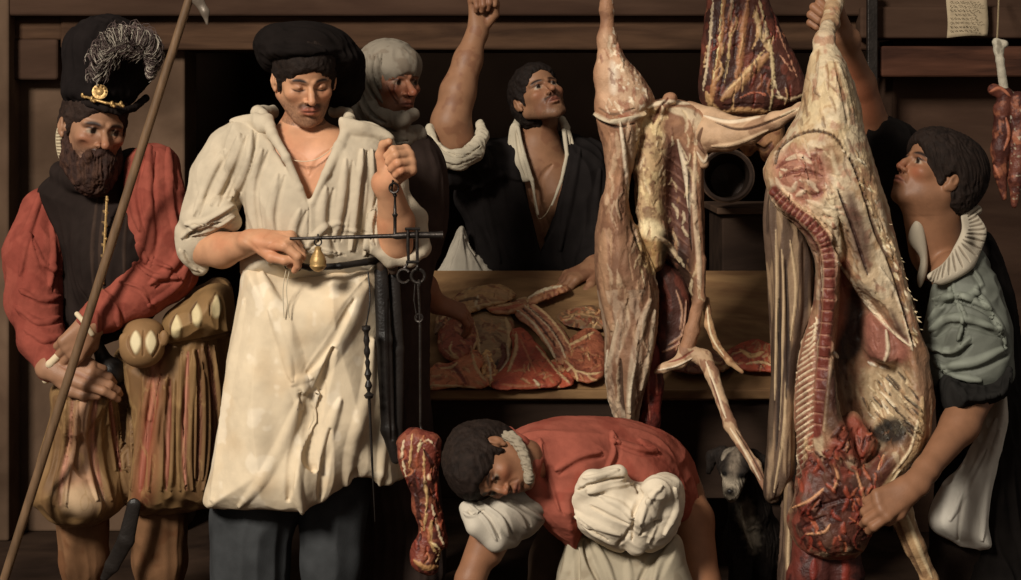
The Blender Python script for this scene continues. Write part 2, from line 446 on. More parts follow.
def face_paint(M, h, skin, lip=(150, 80, 65), browc=(30, 20, 15), stubble=0, stub=(40, 30, 25), eyes='open', gaze=(0, 0), browt=1.0, moust=0, red=.22, browz=0.0, flush=(165, 75, 50)):
    q = h.loc(M.V); x, y, z = q.T; on = (np.abs(x) < .5) & (z > -.62) & (z < .6) & (y < .5) & (y > -.6)
    fr = np.clip((-y-.1)*5, 0, 1)*on
    def G(cx, cz, rx, rz, p=2): return np.exp(-(np.abs((x-cx)/rx)**p+np.abs((z-cz)/rz)**p))*fr
    for s in (-1, 1): M.mix(red*G(s*.18, -.12, .09, .08), flush)
    M.mix(red*G(0, -.13, .05, .06), flush)
    if stubble:
        m = np.clip((-z-.12-.4*np.clip(-y-.25, 0, 1)*1.0)*8, 0, 1)*np.clip((.28-y)*3, 0, 1)*on*(z > -.5)
        m = m*(1-G(0, -.265, .13, .06)*.9)
        M.mix(stubble*m*(.75+.35*noise(M.V*400)), stub)
    if moust:
        M.mix(moust*np.clip(1.3*G(0, -.205-.0, .125, .026, 4)+1.0*G(.09, -.235, .05, .03)+1.0*G(-.09, -.235, .05, .03), 0, 1), stub)
    arch = .022*(1-((np.abs(x)-.13)/.09)**2)
    for s in (-1, 1):
        w = np.exp(-((np.abs(x*s-.128)/.085)**4))*(x*s > .03)
        M.mix(fr*np.clip(w*np.exp(-((z-.072-browz-arch)/(.017*browt))**2)*1.3, 0, 1), browc)
        M.mix(.5*G(s*.12, .045, .08, .03), (96, 56, 42)); M.mix(.35*G(s*.12, -.055, .08, .02), (110, 66, 50)); M.stroke_l(h, [(s*.06, -.16), (s*.10, -.20), (s*.125, -.26)], .012, -.0025)  # skin darker above and below the eyes: socket shade painted into the colour
        if eyes == 'open':
            e = np.exp(-(((x-s*.128)/.052)**4+((z+.002)/.021)**4))*(y < -.29)*on
            M.mix(np.clip(e*1.5, 0, 1)*.8, (164, 148, 128))
            gx, gz = s*.128+gaze[0]*.03, gaze[1]*.02
            M.mix(np.clip(1.8*np.exp(-(((x-gx)/.029)**4+((z-gz)/.029)**4)), 0, 1)*(y < -.29)*on, (30, 18, 12))
            M.mix(np.clip(1.2*np.exp(-((z-.03-.25*arch)/.009)**2-((x-s*.128)/.07)**4), 0, 1)*fr, (38, 22, 16))
        else:
            M.mix(np.clip(1.3*np.exp(-((z+.032+.8*((x-s*.128)**2)*-4)/.010)**2-((x-s*.128)/.07)**4), 0, 1)*fr, (38, 24, 18))
        M.mix(np.clip(G(s*.027, -.175, .018, .012)*1.4, 0, 1), (50, 22, 16))
    M.mix(np.clip(1.2*G(0, -.262, .095, .042, 3), 0, 1)*.75*(y < -.3), lip)
    M.mix(np.clip(1.2*np.exp(-((z+.264)/.008)**2-(x/.1)**4), 0, 1)*fr*(y < -.28), (55, 25, 20))
def hair_cap(h, thick=1.06, line=0.0, back=-.15, vox=.004, k=.02, side=.0, width=1.0):
    S = Sculpt(); H = h.H
    S.ell(h.L(0, .10, .165), np.array((.335*width, .41, .35))*H*thick, h.R, .02)
    S.ell(h.L(0, .25, -.08), np.array((.29*width, .25, .26))*H*thick, h.R, .04)
    S.ell(h.L(0, -.12, .235), np.array((.262*width, .262, .215))*H*thick, h.R, .03)
    for s in (-1, 1): S.wcone(h.L(s*.31, -.02, .1), h.L(s*.315, -.04, -.08+side), .045*H, .022*H, .02)
    S.ell(h.L(0, -.42, -.16+line), np.array((.285, .30, .36))*H, h.R, .02, 's')
    S.ell(h.L(0, -.18, -.42), np.array((.40, .30, .36))*H, h.R, .02, 's')
    for s in (-1, 1): S.ell(h.L(s*.37, .04, -.05), np.array((.10, .09, .13))*H, h.R, .01, 's')
    return S
# ---- hands
def hand(S, W, along, back, L=.185, side=1, curl=(30, 40, 25), curls=None, spread=.04, thumb=None, r=1.0, k=.003, tk=None):
    """wrist W, fingers point along, back of the hand faces back; side=+1 puts the thumb at back x along"""
    x = nrm(along); z = nrm(back); z = nrm(z-x*(z@x)); y = np.cross(z, x)*side
    def w(a, b, c): return np.asarray(W, float)+L*(a*x+b*y+c*z)
    ys = (.155, .052, -.052, -.145); kx = (.48, .50, .475, .43); sc_ = (.92, 1.03, .96, .76)
    S.wcone(w(-.12, 0, 0), w(.12, 0, 0), .145*L*r, .13*L*r, .02, flat=(z, .72))
    for i in range(4):
        S.wcone(w(.05, ys[i]*.55, 0), w(kx[i], ys[i], .01), .10*L, .062*L*r, .012)
        cu = curls[i] if curls else curl
        p = np.array([kx[i], ys[i], .01]); a = 0; sp = (1.5-i)*spread; pts = [p.copy()]
        for j, ln in enumerate((.245, .155, .115)):
            a += math.radians(cu[j]); ln = ln*sc_[i]
            p = p+ln*np.array([math.cos(a)*math.cos(sp), math.sin(sp)*math.cos(a), -math.sin(a)]); pts.append(p.copy())
        rr = np.array([.058, .054, .046, .039])*L*r*(1 if i < 3 else .9)
        S.wchain([w(*q) for q in pts], rr, k)
        S.ell(w(*pts[0]), np.full(3, .062*L*r), None, .006)
    th = thumb or [(.08, .12, -.05), (.27, .25, -.12), (.42, .29, -.17), (.53, .27, -.2)]
    S.wchain([w(*q) for q in th], np.array([.085, .068, .056, .044][:len(th)])*L*r, .006)
    return w
# ---- materials
M_SKIN = mat('skin', rough=.5, spec=.35, bump=.12, bscale=260, var=.10, vscale=30)
M_LINEN = mat('linen', rough=.9, spec=.12, bump=.22, bscale=420, var=.07, vscale=22)
M_WOOL = mat('woollen cloth', rough=.95, spec=.08, bump=.25, bscale=380, var=.14, vscale=26)
M_SATIN = mat('satin', rough=.62, spec=.3, bump=.1, bscale=200, var=.12, vscale=20)
M_DARK = mat('dark cloth', rough=.9, spec=.08, bump=.2, bscale=300, var=.25, vscale=14)
M_HAIR = mat('hair', rough=.7, spec=.2, bump=.6, bscale=420, var=.4, vscale=60)
M_MEAT = mat('meat', rough=.5, spec=.4, bump=.4, bscale=190, var=.16, vscale=40)
M_FAT = mat('dry hide and fat', rough=.6, spec=.3, bump=.35, bscale=210, var=.14, vscale=34)
M_IRON = mat('blackened iron', (52, 46, 42), rough=.42, spec=.6, bump=.3, bscale=120, var=.3, metal=.7)
M_BRASS = mat('brass', (176, 142, 90), rough=.45, spec=.5, bump=.25, var=.2, metal=.45)
M_WALL = mat('smoke darkened plaster', (98, 78, 63), rough=.95, spec=.05, bump=.5, bscale=14, var=.3, vscale=3.5, wood=(82, 64, 51))
M_WALLR = mat('brown boards', (74, 55, 44), rough=.9, spec=.06, bump=.4, bscale=20, var=.25, vscale=4, wood=(62, 45, 36), stretch=(.5, 1, 2.5))
M_BEAM = mat('old oak beam', (80, 58, 43), rough=.85, spec=.1, bump=.5, bscale=22, var=.28, vscale=6, wood=(62, 44, 33), stretch=(.5, 2, 4))
M_BEAM2 = mat('reddish beam', (84, 54, 41), rough=.85, spec=.1, bump=.5, bscale=22, var=.25, vscale=6, wood=(58, 37, 29), stretch=(.5, 2, 4))
M_VOID = mat('sooty room behind', (62, 48, 40), rough=1, spec=0, bump=0, var=.25, vscale=2)
M_FLOOR = mat('trodden earth floor', (58, 44, 35), rough=.95, spec=.05, bump=.5, bscale=20, var=.3, vscale=5, wood=(44, 33, 27))
M_BENCH = mat('worn counter wood', (140, 108, 74), rough=.7, spec=.15, bump=.4, bscale=40, var=.2, vscale=9, wood=(112, 82, 56), stretch=(.6, 2, 2))
M_BENCHF = mat('dark counter front', (54, 41, 33), rough=.85, spec=.08, bump=.4, bscale=30, var=.25, vscale=6, wood=(44, 33, 27), stretch=(.5, 2, 2))
M_STAFF = mat('staff wood', (104, 80, 58), rough=.55, spec=.3, bump=.3, bscale=60, var=.3, vscale=18, stretch=(3, 3, .6))
M_LEATHER = mat('black leather', (34, 29, 26), rough=.42, spec=.4, bump=.3, bscale=160, var=.25)
M_PAPER = mat('old paper', (176, 158, 130), rough=.9, spec=.05, bump=.15, bscale=150, var=.15, vscale=30)
M_INK = mat('faded ink', (84, 68, 52), rough=.9, spec=.05, bump=0, var=.2)
M_ROPE = mat('cord', (170, 150, 118), rough=.9, spec=.05, bump=.5, bscale=600, var=.2, vscale=200)
def structure(o): o['kind'] = 'structure'; return o
def pbox(name, x0, y0, x1, y1, d0, d1, mtl, bevel=.006):
    """a block whose front face spans the given picture rectangle at distance d0 and that is d1-d0 deep"""
    a = P(x0, y1, d0); b = P(x1, y0, d0); m = MB(); m.box((a[0], d0, a[2]), (b[0], d1, b[2]))
    return m.build(name, mtl, smooth=False, bevel=bevel)
m = MB(); m.box((-4, -5.6, -.1), (4, 4.6, 0)); structure(m.build('floor', M_FLOOR, smooth=False))
m = MB(); m.box((-4, 4.4, 0), (4, 4.6, 3.2)); structure(m.build('wall_back', M_VOID, smooth=False))
m = MB(); m.box((-4, 1.72, 2.62), (4, 4.6, 2.72)); structure(m.build('ceiling', M_VOID, smooth=False))
m = MB(); m.box((-4, 1.95, 0), (-3.9, 4.6, 3.2)); structure(m.build('wall_west', M_VOID, smooth=False))
m = MB(); m.box((3.9, 1.95, 0), (4, 4.6, 3.2)); structure(m.build('wall_east', M_VOID, smooth=False))
# left pier and its courses
a = P(185, 45, 1.7)
m = MB(); m.box((-4, 1.7, 0), (a[0], 1.95, a[2])); structure(m.build('wall_left', M_WALL, smooth=False, bevel=.01))
m = MB(); m.box((-4, 1.62, P(0, 80, 1.62)[2]), (P(58, 0, 1.62)[0], 1.72, P(0, 39, 1.62)[2])); structure(m.build('trim_1', M_WALLR, smooth=False, bevel=.012))
m = MB(); m.box((P(4, 0, 1.55)[0]-.5, 1.55, 0), (P(9, 0, 1.55)[0], 1.72, 3.0)); structure(m.build('trim_2', M_WALL, smooth=False, bevel=.01))
# lintel beam over the opening
z = P(0, 53, 1.62)[2]
m = MB(); m.box((P(60, 0, 1.62)[0], 1.62, P(0, 50, 1.62)[2]), (P(872, 0, 1.62)[0], 1.98, P(0, -10, 1.62)[2])); structure(m.build('beam_lower', M_BEAM, smooth=False, bevel=.012))
m = MB(); m.box((-4, 1.56, P(0, 16, 1.56)[2]), (4, 2.0, P(0, -160, 1.56)[2])); structure(m.build('beam_upper', M_WALLR, smooth=False, bevel=.012))
m = MB(); m.box((P(0, 0, 1.62)[0]-.3, 1.63, P(0, 40, 1.62)[2]), (P(62, 0, 1.62)[0], 1.98, P(0, -10, 1.62)[2])); structure(m.build('beam_left', M_BEAM, smooth=False, bevel=.012))
# right wall with its rail and post
m = MB(); m.box((P(893, 0, 1.7)[0], 1.7, 0), (4, 1.95, P(0, 40, 1.7)[2])); structure(m.build('wall_right', M_WALLR, smooth=False))
m = MB(); m.box((P(880, 0, 1.5)[0], 1.5, P(0, 77, 1.5)[2]), (4, 1.72, P(0, 46, 1.5)[2])); structure(m.build('trim_3', M_BEAM2, smooth=False, bevel=.012))
m = MB(); m.box((P(862, 0, 1.5)[0], 1.53, P(0, 38, 1.5)[2]), (4, 1.72, P(0, 6, 1.5)[2])); structure(m.build('beam_right', M_WALLR, smooth=False, bevel=.01))
m = MB(); m.box((P(866, 0, 1.5)[0], 1.47, P(0, 108, 1.5)[2]), (P(876, 0, 1.5)[0], 1.5, P(0, -10, 1.5)[2])); structure(m.build('trim_4', M_IRON, smooth=False, bevel=.003))
# the counter: a sloping display board on a dark front
CB0, CB1 = .55, 1.12                          # front and back edge
CX0, CX1 = P(395, 0, CB0)[0], P(820, 0, CB0)[0]
CZ0, CZ1 = P(0, 391, CB0)[2], P(0, 270, CB1)[2]
def board_z(y): return CZ0+(CZ1-CZ0)*(y-CB0)/(CB1-CB0)
ct = thing('butcher_counter', 'long wooden butcher counter with sloping top spread with cut meat', 'counter', ((CX0+CX1)/2, CB0+.2, 0))
m = MB(); V = []
for x in (CX0, CX1):
    for y, z in ((CB0, CZ0-.03), (CB0, CZ0), (CB1, CZ1), (CB1, CZ1-.03)): V.append((x, y, z))
m.add(V, [(0, 1, 2, 3), (7, 6, 5, 4), (1, 0, 4, 5), (2, 1, 5, 6), (3, 2, 6, 7), (0, 3, 7, 4)])
m.build('counter_top', M_BENCH, ct, smooth=False, bevel=.006)
m = MB(); m.box((CX0, CB0-.018, CZ0-.022), (CX1, CB0, CZ0+.006)); m.build('front_edge', M_BENCH, ct, smooth=False, bevel=.005)
m = MB(); m.box((CX0+.02, CB0+.02, P(0, 500, CB0)[2]), (CX1-.02, CB0+.06, CZ0-.03)); m.build('front_panel', M_BENCHF, ct, smooth=False, bevel=.004)
for x in (CX0+.05, CX1-.1):
    for y, z in ((CB0+.07, CZ0-.05), (CB1-.1, CZ1-.1)):
        m = MB(); m.box((x-.04, y, 0), (x+.04, y+.07, z)); m.build('leg', M_BENCHF, ct, smooth=False, bevel=.006)
# dark chest seen behind the hanging leg
ch = thing('wooden_chest', 'dark wooden box behind the counter below the round pot', 'chest', P(745, 345, 1.3))
a = P(722, 262, 1.2); b = P(800, 214, 1.2)
m = MB(); m.box((a[0], 1.2, .0), (b[0]+.1, 1.6, b[2])); m.build('box', M_BENCHF, ch, smooth=False, bevel=.006)
m = MB(); m.box((a[0]-.02, 1.17, b[2]), (b[0]+.12, 1.62, b[2]+.022)); m.build('lid', mat('chest lid', (78, 58, 43), wood=(62, 45, 34), vscale=8), ch, smooth=False, bevel=.005)
# paper
pn = thing('paper_note', 'sheet of paper with handwriting pinned to the beam', 'note', P(966, 20, 1.49))
a = P(946, 38, 1.49); b = P(987, -6, 1.49)
n = 10; V = []; F = []
for j in range(n+1):
    for i in range(n+1):
        u, v = i/n, j/n
        x = a[0]+(b[0]-a[0])*u+.003*math.sin(v*5); z = a[2]+(b[2]-a[2])*v+(.004*math.sin(u*3+v))+(.006*u if v < .01 else 0)
        V.append((x, 1.478-.006*math.sin(u*math.pi*1.5)*(1-v)*1.5, z))
for j in range(n):
    for i in range(n): F.append((j*(n+1)+i, j*(n+1)+i+1, (j+1)*(n+1)+i+1, (j+1)*(n+1)+i))
m = MB(); m.add(V, F); o = m.build('sheet', M_PAPER, pn); sd = o.modifiers.new('s', 'SOLIDIFY'); sd.thickness = .0008
rr = random.Random(3); m = MB()
for r in range(8):
    py = 2+r*4.1; x = 950
    if r in (3,): x = 955
    while x < 982-(rr.random()*6 if r != 3 else 8):
        w = rr.uniform(1.5, 4.5); pts = []
        for q in range(7): pts.append(P(x+w*q/6, py+rr.uniform(-.9, .9), 1.466)+[0, 0, 0])
        m.tube(pts, .0008, 4); x += w+1.3
m.build('handwriting', M_INK, pn)
# pot
pot = thing('iron_pot', 'round dark pot hanging with its rim towards the room', 'pot', P(727, 180, 1.25))
c = P(727, 176, 1.0); ax = nrm((-.12, -1, .1)); k = m_(1.0)
m = MB(); prof = [(-.26, .0), (-.25, .02), (-.22, 19*k), (-.15, 25*k), (-.05, 25.5*k), (.0, 24*k), (.01, 25.5*k), (.018, 26.5*k), (.022, 25*k), (.015, 22.5*k), (-.05, 22*k), (-.2, 17*k), (-.22, .001)]
m.lathe(c, ax, prof, 36); m.build('bowl', mat('dark copper', (66, 52, 44), rough=.45, spec=.4, metal=.3, var=.3), pot)
m = MB(); m.torus(c+ax*.012, ax, 25.8*k, .006, 36, 8); m.build('rim', mat('rim metal', (96, 76, 62), rough=.45, spec=.4, metal=.3, var=.3), pot)
m = MB(); m.tube([c+[0, 0, 26*k], c+[0, .05, 60*k], P(740, 30, 1.5)], .004, 6); m.build('hanging_cord', M_ROPE, pot)
# ============ the butcher with the steelyard
SK1 = (192, 142, 108)
def butcher():
    r = thing('person', 'young bearded man in dark beret, white shirt and long apron holding up a steelyard', 'person', (P(300, 675, 0)[0], .02, 0))
    h = Head(305, 80, -.05, 88, *YP(17, 17, 2))
    S = Sculpt(); head(S, h, nose=1.1, jaw=1.08, eyes='down')
    S.chain([(303, 118, .0, 19), (302, 142, .03, 24)], .02)
    S.chain([(302, 140, .02, 24), (290, 160, .0, 32)], .03); S.chain([(302, 140, .02, 24), (330, 160, .0, 32)], .03)
    S.chain([(288, 165, -.01, 36), (292, 250, .0, 36)], .03); S.chain([(330, 165, -.01, 36), (328, 250, .0, 36)], .03)
    S.chain([(285, 150, .02, 20), (240, 162, .05, 22)], .02); S.chain([(330, 150, .02, 20), (370, 162, .04, 22)], .02)
    # arms
    S.chain([(238, 165, .05, 20), (204, 246, -.0, 17)], .01)
    S.chain([(204, 248, -.0, 18), (222, 250, -.05, 17.5), (258, 241, -.15, 10.5)], .015)
    w = hand(S, P(258, 240, -.155), (.93, -.36, -.02), (.10, -.45, .88), L=.19, side=-1,
             curls=[(38, 62, 30), (52, 75, 40), (60, 80, 40), (62, 80, 40)], thumb=[(.08, .1, -.06), (.28, .2, -.14), (.47, .2, -.18), (.60, .14, -.19)], r=1.12)
    S.chain([(372, 165, .04, 20), (393, 246, -.07, 17)], .01)
    S.chain([(394, 244, -.07, 19), (396, 222, -.11, 18), (388, 184, -.19, 11.5)], .015)
    w = hand(S, P(387, 178, -.195), (.66, -.5, .55), (.62, .75, -.05), L=.185, side=-1,
             curls=[(95, 85, 50), (95, 88, 50), (98, 88, 50), (98, 88, 50)], thumb=[(.06, .12, -.05), (.16, .27, -.12), (.30, .34, -.16), (.44, .30, -.20)], r=1.15)
    B = S.build(.0026, SK1)
    B.marble((190, 122, 88), .05, 0, seed=2, a=.5, soft=.6)
    B.mix(np.exp(-((B.px-300)/30)**2-((B.py-165)/30)**2)*.5, (222, 160, 128))
    face_paint(B, h, SK1, eyes='down', stubble=.78, stub=(74, 52, 42), moust=.85, browt=1.25, lip=(168, 90, 74))
    B.strokes([([(232, 232), (246, 240), (258, 250)], 3), ], amp=-.0015)
    B.strokes([([(264, 238), (274, 232), (288, 236)], 2.4), ([(268, 246), (276, 240), (286, 246)], 2.4), ([(272, 226), (288, 222), (300, 230)], 2.4)], amp=-.0015)
    B.strokes([([(288, 150), (302, 158), (308, 172)], 4), ([(330, 150), (318, 160), (310, 176)], 4)], amp=-.003)
    b = B.done('body', M_SKIN, r)
    Hh = hair_cap(h, 1.06, line=-.01, side=-.02); G = Hh.build(.003, (32, 23, 18)); G.rough(.004, .012); G.done('hair', M_HAIR, r)
    # beret
    S = Sculpt()
    S.ell(P(303, 44, .03), (46*m_(0), .14, 22*m_(0)), None, .02); S.e(300, 52, -.085, 33, .08, 9, .03)
    S.ell(P(322, 60, .05), (42*m_(0), .13, 24*m_(0)), None, .03)
    S.ell(P(341, 84, .08), (24*m_(0), .07, 24*m_(0)), None, .04)
    S.ell(P(274, 50, .03), (17*m_(0), .10, 22*m_(0)), None, .03)
    S.ell(h.L(0, -.32, -.20), np.array((.30, .30, .38))*h.H, h.R, .01, 's')
    G = S.build(.004, (24, 19, 17)); G.folds((1, 0, -.3), .08, .02, .004, 4); G.done('beret', M_DARK, r)
    # shirt
    S = Sculpt()
    S.puff([(232, 122), (262, 119), (290, 128), (320, 128), (345, 120), (382, 134), (396, 165), (388, 205), (380, 240), (380, 282), (250, 282), (248, 215), (236, 190), (222, 160)], .02, .145, .13, .02)
    S.e(300, 205, -.06, 48, .09, 50, .05)
    S.chain([(234, 150, .04, 27), (222, 175, .02, 29), (207, 218, .0, 26)], .02)
    S.chain([(186, 232, -.02, 10), (192, 252, .0, 12), (200, 266, .01, 9)], .02)
    S.chain([(196, 218, -.04, 14), (222, 212, -.06, 13), (232, 222, -.045, 9)], .015)
    S.chain([(192, 242, -.01, 16), (203, 240, .0, 18)], .02)
    S.chain([(368, 150, .04, 27), (380, 185, .0, 26), (388, 228, -.04, 23)], .02)
    S.chain([(376, 218, -.10, 7), (372, 245, -.10, 8), (390, 262, -.10, 6), (410, 262, -.09, 5), (424, 248, -.04, 7), (418, 218, -.02, 8), (400, 196, .0, 8)], .012)
    # V opening then collar
    S.puff([(256, 118), (354, 118), (342, 140), (326, 175), (309, 206), (297, 184), (272, 150)], -.15, .17, .004, .006, 's', sm=False)
    S.puff([(268, 117), (350, 117), (340, 150), (309, 175), (280, 150)], .02, .16, .004, .006, 's', sm=False)
    S.puff([(228, 121), (246, 114), (268, 116), (274, 130), (262, 133), (242, 127)], -.055, .020, .03, .004, yc=[(228, 121, -.02), (274, 130, -.075)])
    S.chain([(268, 119, -.06, 5), (272, 134, -.10, 4.5), (286, 158, -.135, 4), (300, 188, -.142, 3.2), (308, 206, -.142, 2.4)], .008)
    S.chain([(268, 119, -.06, 5), (258, 112, .02, 6), (272, 112, .10, 6)], .008)
    S.puff([(340, 118), (356, 119), (386, 131), (392, 140), (368, 141), (345, 135)], -.05, .018, .03, .004, yc=[(345, 125, -.07), (390, 138, -.04)])
    S.chain([(350, 122, -.05, 5), (340, 146, -.10, 4.5), (326, 174, -.135, 4), (312, 202, -.142, 3), (309, 210, -.142, 2.2)], .008)
    S.chain([(350, 122, -.05, 5), (348, 113, .02, 5), (334, 112, .10, 6)], .008)
    T = S.build(.003, (192, 177, 154))
    T.folds((.5, 0, -1), .22, .05, .0035, 3)
    
    for q, w_, a_ in [([(240, 135), (230, 165), (212, 205)], 6, .008), ([(252, 132), (246, 168), (230, 200)], 5, .008), ([(224, 150), (208, 180), (194, 215)], 5, .006),
                      ([(186, 224), (206, 222), (232, 206)], 5, .008), ([(182, 238), (194, 228), (216, 222)], 4, .009), ([(180, 250), (186, 262), (198, 270)], 4, .006), ([(190, 236), (214, 230), (234, 216)], 3, .006),
                      ([(262, 150), (250, 190), (256, 240)], 6, .007), ([(278, 175), (270, 215), (275, 255)], 6, .006), ([(300, 210), (292, 236), (296, 262)], 6, .006), ([(326, 188), (322, 220), (330, 255)], 7, .008), ([(346, 160), (342, 200), (334, 240)], 6, .007),
                      ([(362, 150), (358, 190), (350, 250)], 5, .010), ([(372, 150), (372, 200), (364, 255)], 4, .007), ([(380, 196), (372, 220), (372, 244)], 3, .008), ([(304, 248), (330, 226), (360, 232)], 6, .006), ([(268, 262), (300, 250), (340, 254)], 5, .008)]:
        T.stroke(q, w_, a_); T.stroke([(x+w_*1.1, y+1) for x, y in q], w_*.6, -a_*.7)
    T.stroke([(309, 206), (309, 232), (306, 246)], 1.6, -.004); T.rough(.0012, .02, 5)
    T.done('shirt', M_LINEN, r)
    # apron
    S = Sculpt()
    S.puff([(250, 263), (300, 270), (376, 260), (384, 300), (394, 380), (398, 440), (399, 489), (372, 489), (348, 492), (326, 506), (308, 515), (272, 514), (232, 508), (207, 503), (213, 470), (222, 420), (230, 360), (240, 300)],
           .0, .17, .16, .02, yc=[(300, 270, -.01), (250, 400, -.02), (350, 400, .03), (300, 500, -.02), (390, 450, .08)], n=4)
    S.puff([(258, 275), (366, 275), (378, 520), (224, 520), (240, 380)], .08, .14, .12, .02, 's', n=4)
    S.puff([(200, 498), (400, 480), (400, 530), (200, 530)], .05, .165, .03, .01, 's')
    T = S.build(.0034, (216, 197, 168))
    T.folds((.05, 0, -1), .35, .07, .006, 21)
    for q, w_, a_ in [([(262, 275), (285, 330), (296, 372), (302, 410)], 12, .010), ([(366, 285), (345, 330), (316, 372), (302, 392)], 13, .011), ([(270, 310), (284, 350), (292, 380)], 7, .006), ([(292, 385), (298, 380), (312, 378)], 6, .004),
                      ([(318, 392), (312, 420), (300, 452), (296, 480), (302, 512)], 9, .012), ([(340, 400), (326, 440), (318, 470)], 8, .010), ([(372, 340), (366, 400), (352, 450), (346, 490)], 9, .010), ([(392, 380), (384, 440), (380, 488)], 6, .008),
                      ([(244, 300), (232, 360), (220, 430), (212, 500)], 6, .006), ([(300, 400), (284, 440), (262, 480), (240, 506)], 8, .006)]:
        T.stroke(q, w_, a_)
    for q, w_, a_ in [([(300, 392), (306, 420), (294, 456), (288, 500)], 8, -.010), ([(334, 350), (318, 400), (308, 452), (314, 470)], 9, -.016), ([(330, 430), (324, 470), (320, 500)], 6, -.010), ([(354, 300), (330, 345), (308, 372)], 6, -.009), ([(356, 470), (352, 489)], 6, -.008)]:
        T.stroke(q, w_, a_)
    T.marble((205, 172, 130), .09, .15, seed=5, a=.35, soft=.5); T.marble((240, 226, 204), .05, .2, seed=8, a=.4)
    T.rough(.0012, .03, 5)
    ap = T.done('apron', M_LINEN, r)
    # belt and purse strings
    S = Sculpt(); S.chain([(282, 261, -.155, 3.4), (310, 268, -.166, 3.2), (340, 266, -.155, 3.4), (366, 262, -.12, 3.5), (380, 260, -.05, 4)], .004); T = S.build(.002, (44, 36, 32)); belt = T.done('belt', M_LEATHER, r)
    m = MB(); m.torus(P(288, 266, -.17), (0, 1, .2), .008, .0016, 16, 6); m.torus(P(298, 268, -.177), (.4, 1, .2), .007, .0014, 16, 6); m.build('belt_ring', M_IRON, belt)
    m = MB()
    for dx in (0, 3.5): m.tube(curve_px([(286+dx, 270, -.178), (283+dx, 290, -.182), (284+dx*1.5, 318, -.186)]), .0013, 6)
    m.build('apron_string', mat('pale string', (190, 176, 150)), ap)
    m = MB(); m.tube(curve_px([(279, 148, -.075), (284, 156, -.108), (298, 161, -.124), (314, 160, -.126), (328, 152, -.112), (336, 142, -.08)]), .0013, 6); m.build('neck_cord', mat('neck cord', (214, 190, 160)), r)
    # breeches and legs
    S = Sculpt()
    S.chain([(268, 430, .05, 44), (256, 560, .06, 32), (254, 660, .08, 20)], .02); S.chain([(336, 430, .08, 40), (332, 560, .06, 30), (328, 660, .08, 19)], .02)
    S.puff([(215, 500), (245, 500), (292, 500), (290, 540), (282, 600), (220, 600), (212, 540)], .06, .12, .10, .02)
    T = S.build(.006, (58, 59, 60)); T.folds((0, 0, 1), .3, .05, .006, 8); T.done('breeches', M_DARK, r)
    for x in (253, 328):
        S = Sculpt(); S.chain([(x, 655, .08, 17), (x, 668, .06, 16)], .01); S.wcone(P(x, 668, .06)+[0, 0, .005], P(x-4, 676, -.12)+[0, 0, .03], .042, .032, .02); S.build(.006, (40, 32, 28)).done('shoe', M_LEATHER, r)
    # sharpening steel and black sheath at the belt
    t = thing('sharpening_steel', 'thin pointed steel with twisted handle hanging in front of the white apron', 'knife steel', P(370, 420, -.12))
    m = MB(); m.tube([P(369, 395, -.150), P(372, 460, -.145), P(375, 522, -.140)], [.0042, .0032, .0008], 8); stl = m.build('steel', M_IRON, t)
    m = MB(); pr = []
    a, b = P(366, 326, -.163), P(369, 398, -.15)
    for i in range(25):
        u = i/24; rr_ = .007+.0026*math.sin(u*40)*(0.4+u)+(.004 if i in (0, 1, 23) else 0)-(.002 if 10 < i < 14 else 0); pr.append((u*np.linalg.norm(b-a), rr_))
    m.lathe(a, b-a, pr, 14); m.build('handle', M_LEATHER, t)
    m = MB(); m.tube(curve_px([(368, 272, -.15), (370, 300, -.165), (366, 326, -.163)]), .0022, 6); m.build('cord', M_LEATHER, t)
    t = thing('knife_sheath', 'long black leather sheath hanging at the right edge of the apron', 'sheath', P(388, 380, -.08))
    S = Sculpt(); S.chain([(381, 272, -.08, 7), (384, 340, -.09, 8), (388, 430, -.08, 7), (396, 458, -.07, 6)], .01, flat=((0, 1, 0), .6)); S.chain([(394, 276, -.06, 6), (397, 350, -.06, 7), (396, 440, -.06, 7)], .006, flat=((0, 1, 0), .6))
    T = S.build(.003, (36, 31, 28)); T.stroke([(389, 300), (391, 380), (392, 440)], 3, -.004); T.stroke([(384, 300), (386, 380), (390, 440)], 1.5, .002); T.done('sheath', M_LEATHER, t)
    m = MB()
    for x in (381, 393): m.lathe(P(x, 262, -.08), (0, 0, -1), [(0, .004), (.004, .013), (.02, .012), (.03, .009), (.034, .004)], 12)
    m.build('knife_handle', mat('horn handle', (70, 56, 46), rough=.35, spec=.5), t)
    return h
butcher()
